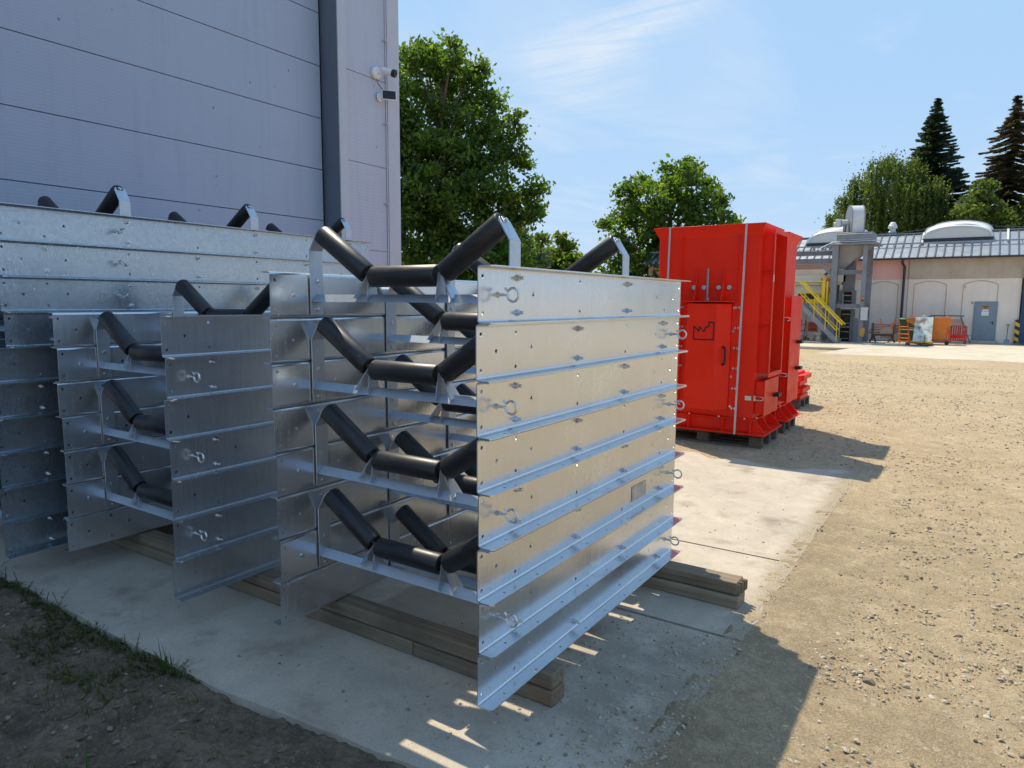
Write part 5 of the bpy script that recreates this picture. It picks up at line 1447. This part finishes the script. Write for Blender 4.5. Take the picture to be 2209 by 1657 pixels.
def broadleaf(D, blobs, base_px, label, mat, dens=1.0, size=.17, group='trees round the yard', spread=1.0, kind='broadleaf_tree', twigs=True):
    """blobs: (px, py, r) as seen over the yard at distance D, given real depth"""
    k = F_PX/D
    def W(px, py, dd): return sight(px, py, D+dd)
    b0 = W(base_px, 650, 0); root = empty(kind, (b0[0], b0[1], GZ_FAR), 0, label, 'tree', group)
    o = np.array(root.location)
    pts = []; tops = []
    for px, py, r in blobs:
        r *= .92; rm = r/k; c = W(px, py, random.uniform(-1, 1)*(2.4*spread if rm < 2.6 else 1.0)); tops.append((c, rm))
        nc = max(5, int(9*rm*rm*dens)+4)
        u = rng.normal(size=(nc, 3)); u /= np.linalg.norm(u, axis=1)[:, None]
        cc = c+u*rm*rng.uniform(.45, 1.0, (nc, 1))*np.array([1, 1, .92])
        for q in cc:
            m_ = int(rng.uniform(26, 54)); sg = rng.uniform(.22, .42)*(min(1, rm)**.3)
            pts.append(q+rng.normal(size=(m_, 3))*sg*np.array([1, 1, .62]))
    P = np.concatenate(pts); P = P[P[:, 2] > GZ_FAR+.3]-o
    leaves('crown', P, size, mat, root)
    mb = MB(); hmax = max(c[2]+.4*r for c, r in tops)-o[2]; r0 = .03*hmax+.06
    mb.tube([(0, 0, 0), (.1, .05, hmax*.22), (-.1, .1, hmax*.5), (.05, 0, hmax*.8)], [r0*1.2, r0, r0*.6, r0*.15], 9)
    for c, r in tops:
        q = c-o; z0 = max(.15*hmax, min(.7*hmax, q[2]-np.hypot(q[0], q[1])*.7)); t = z0/hmax
        mid = np.array([q[0]*.5, q[1]*.5, (z0+q[2])*.5+.2])
        mb.tube([(0, 0, z0), tuple(mid), tuple(q)], [r0*(1-t)*.38+.02, r0*.13+.01, .012], 6)
        if twigs:
            for _ in range(5):
                e = q+rng.normal(size=3)*r*.55; mb.tube([tuple(q*.85+mid*.15), tuple(e)], [.03, .008], 4)
    mb.build('trunk', 'bark', root, smooth=True)
    return root
broadleaf(40, [(930, 175, 85), (1005, 200, 62), (1050, 240, 50), (900, 270, 105), (1000, 300, 100), (1080, 320, 55), (930, 385, 120), (1050, 405, 85), (1118, 440, 50), (1000, 490, 120), (1095, 515, 66), (880, 520, 115), (960, 590, 130), (1060, 590, 100), (860, 400, 110), (830, 250, 95), (1148, 462, 28), (893, 128, 44), (955, 125, 44), (915, 112, 30), (975, 118, 26), (1116, 258, 20), (1152, 405, 26), (1110, 620, 80), (780, 480, 110), (780, 340, 90), (1128, 345, 24), (1030, 150, 26), (960, 690, 110), (1060, 690, 80)],
          950, 'huge dark green broadleaf tree rising just behind the panel hall corner', 'leaf', 1.35, .165)
broadleaf(46, [(1482, 405, 52), (1400, 435, 50), (1450, 485, 82), (1350, 470, 38), (1535, 470, 44), (1400, 545, 85), (1500, 555, 85), (1330, 522, 30), (1580, 488, 15), (1350, 418, 26), (1490, 362, 22), (1308, 482, 13), (1528, 402, 20), (1420, 620, 105), (1340, 595, 50), (1558, 545, 46), (1500, 640, 90), (1440, 402, 34), (1375, 398, 26), (1465, 372, 34), (1545, 430, 18), (1345, 660, 60)],
          1440, 'mid green broadleaf tree standing behind the red steel cabinets', 'leaf', 1.35, .175)
broadleaf(66, [(1210, 548, 32), (1188, 575, 32), (1236, 566, 26), (1212, 515, 12), (1225, 605, 42), (1195, 620, 40), (1230, 530, 10), (1250, 590, 20)],
          1212, 'small bright yellow green tree between the two larger trees', 'leaf_light', 1.3, .26, spread=.5)
broadleaf(52, [(1118, 520, 34), (1138, 560, 36), (1100, 590, 55), (1150, 600, 34), (1130, 640, 55), (1105, 480, 20), (1165, 560, 16)],
          1122, 'low dark tree crowding the right foot of the huge tree', 'needle', 1.3, .2, spread=.5)
broadleaf(72, [(1165, 520, 16), (1170, 555, 20), (1160, 590, 26), (1175, 620, 30)], 1168, 'slim grey green tree just right of the low dark tree', 'leaf_birch', 1.3, .26, spread=.4)
broadleaf(57, [(2108, 425, 24), (2090, 455, 30), (2140, 445, 30), (2180, 475, 40), (2110, 490, 40), (2160, 500, 40), (2128, 400, 14), (2220, 470, 40)],
          2125, 'light green bushy tree between the two conifers', 'leaf_birch', 1.2, .2, spread=.5)

def birch(D, blobs, base_px, label):
    k = F_PX/D; xy0 = sight(base_px, 500, D)[:2]
    root = empty('weeping_birch', (xy0[0], xy0[1], GZ_FAR), 0, label, 'tree', 'trees round the yard'); o = np.array(root.location)
    P = []; mb = MB(); H = 14
    mb.tube([(0, 0, 0), (.2, .1, 5), (-.2, 0, 10), (.3, 0, 13.5)], [.32, .25, .15, .04], 9)
    for px, py, r in blobs:
        rm = r/k; dd = random.uniform(-2.2, 2.2)
        c = sight(px, py, D+dd)
        q = c-o; mb.tube([(0, 0, min(11, max(3, q[2]-2))), tuple(q*np.array([.5, .5, 1])+np.array([0, 0, -.3])), tuple(q)], [.12, .06, .02], 6)
        ns = int(38*rm*rm)+14
        for _ in range(ns):
            u = rng.normal(size=3); u /= np.linalg.norm(u); u[2] = abs(u[2])*.9-.2
            s = c+u*rm*rng.uniform(.4, 1.0); L = rng.uniform(.8, 2.9)*min(1.2, .45+rm*.4); n = int(L*13)
            t = np.linspace(0, 1, n); dr = rng.normal(size=2)*.13
            strand = np.stack([s[0]+dr[0]*t+rng.normal(size=n)*.05, s[1]+dr[1]*t+rng.normal(size=n)*.05, s[2]-L*t], -1)
            P.append(strand)
        P.append(c+rng.normal(size=(int(70*rm*rm), 3))*rm*.45)
    P = np.concatenate(P)-o; P = P[P[:, 2] > .5]
    leaves('crown', P, .125, 'leaf_birch', root, up=.1, aspect=.5); mb.build('trunk', 'bark', root)
birch(62, [(1900, 362, 34), (1958, 365, 40), (1860, 400, 40), (1930, 425, 66), (1838, 445, 34), (1800, 470, 22), (2005, 410, 44), (1990, 475, 56), (1880, 480, 60), (2030, 460, 34), (1960, 490, 60), (1785, 490, 14), (1925, 345, 20), (1850, 500, 40), (2040, 510, 40), (1815, 430, 16)],
      1940, 'broad weeping birch behind the workshop roof')

def conifer(D, px, ytop, halfw, ybase, label, mat, whorl=.30, droop=.32, ragged=.25, kind='spruce_tree', fill=1.0):
    k = F_PX/D; xy0 = sight(px, ytop, D)[:2]; zt = sight(px, ytop, D)[2]-GZ_FAR
    root = empty(kind, (xy0[0], xy0[1], GZ_FAR), 0, label, 'tree', 'trees round the yard')
    mb = MB(); mb.tube([(0, 0, 0), (0, 0, zt*.6), (0, 0, zt)], [.32, .18, .02], 8)
    V = []; h0 = zt-(ybase-ytop)/k; slope = (halfw/k)/(zt-h0); z = zt-.15
    zmin = max(1.5, h0-6)
    while z > zmin:
        L0 = .12+slope*(zt-z)*(1 if z > h0 else 1.0); L0 = min(L0, halfw/k*1.25)
        nb = 8 if zt-z < 1.5 else 14
        for j in range(nb):
            if random.random() > fill: continue
            a = random.uniform(0, 6.283); L = L0*random.uniform(1-ragged, 1.12); d = np.array([math.cos(a), math.sin(a), 0]); s = np.array([-d[1], d[0], 0])
            zz = z+random.uniform(-.12, .12); n = max(3, int(L/.12))
            pr = None
            for i in range(n):
                t = (i+.5)/n; c = np.array([0, 0, zz])+d*L*t+np.array([0, 0, -droop*L*t+.22*L*t*t])
                w = .30*(1-.62*t)*random.uniform(.6, 1.2)+.05; l = .15*random.uniform(.8, 1.3)
                hang = np.array([0, 0, -random.uniform(.02, .14)])
                for sg in (-1, 1):
                    e = c+s*sg*w+hang+d*l*.7
                    V.append([c-d*l*.5, c+d*l*.6, e+d*l*.35, e-d*l*.35])
                V.append([c-d*l, c+d*l, c+d*l*.6+np.array([0, 0, -.16]), c-d*l*.6+np.array([0, 0, -.16])])
            if random.random() < .5: mb.tube([(0, 0, zz), tuple(np.array([0, 0, zz])+d*L*.95+np.array([0, 0, (-droop+.22)*L]))], [.03, .008], 4)
        z -= whorl*random.uniform(.75, 1.2)
    V = np.array(V).reshape(-1, 3); V += rng.normal(size=V.shape)*.02
    mesh_np('crown', V, np.arange(len(V)).reshape(-1, 4), mat, False, root); mb.build('trunk', 'bark', root)
conifer(64, 2024, 211, 92, 440, 'tall dark blue green spruce behind the weeping birch', 'needle', .30, .26, .30)
conifer(60, 2196, 205, 125, 430, 'half dead brown conifer at the right edge of the yard', 'needle_brown', .34, .46, .5, 'larch_tree', .75)

# distant thicket closing the yard
pts = []
for i in range(230):
    a = -62+82*i/229+random.uniform(-.2, .2); r_ = random.uniform(84, 98); h = random.uniform(1.2, 4.6)
    c = np.array([CAMP[0]+r_*math.sin(R(a)), CAMP[1]+r_*math.cos(R(a)), h*.5])
    pts.append(c+rng.normal(size=(150, 3))*np.array([1.5, 1.5, h*.33]))
P = np.concatenate(pts); P = P[P[:, 2] > GZ_FAR]
tag(leaves('thicket', P, .42, 'leaf', None), kind='stuff')
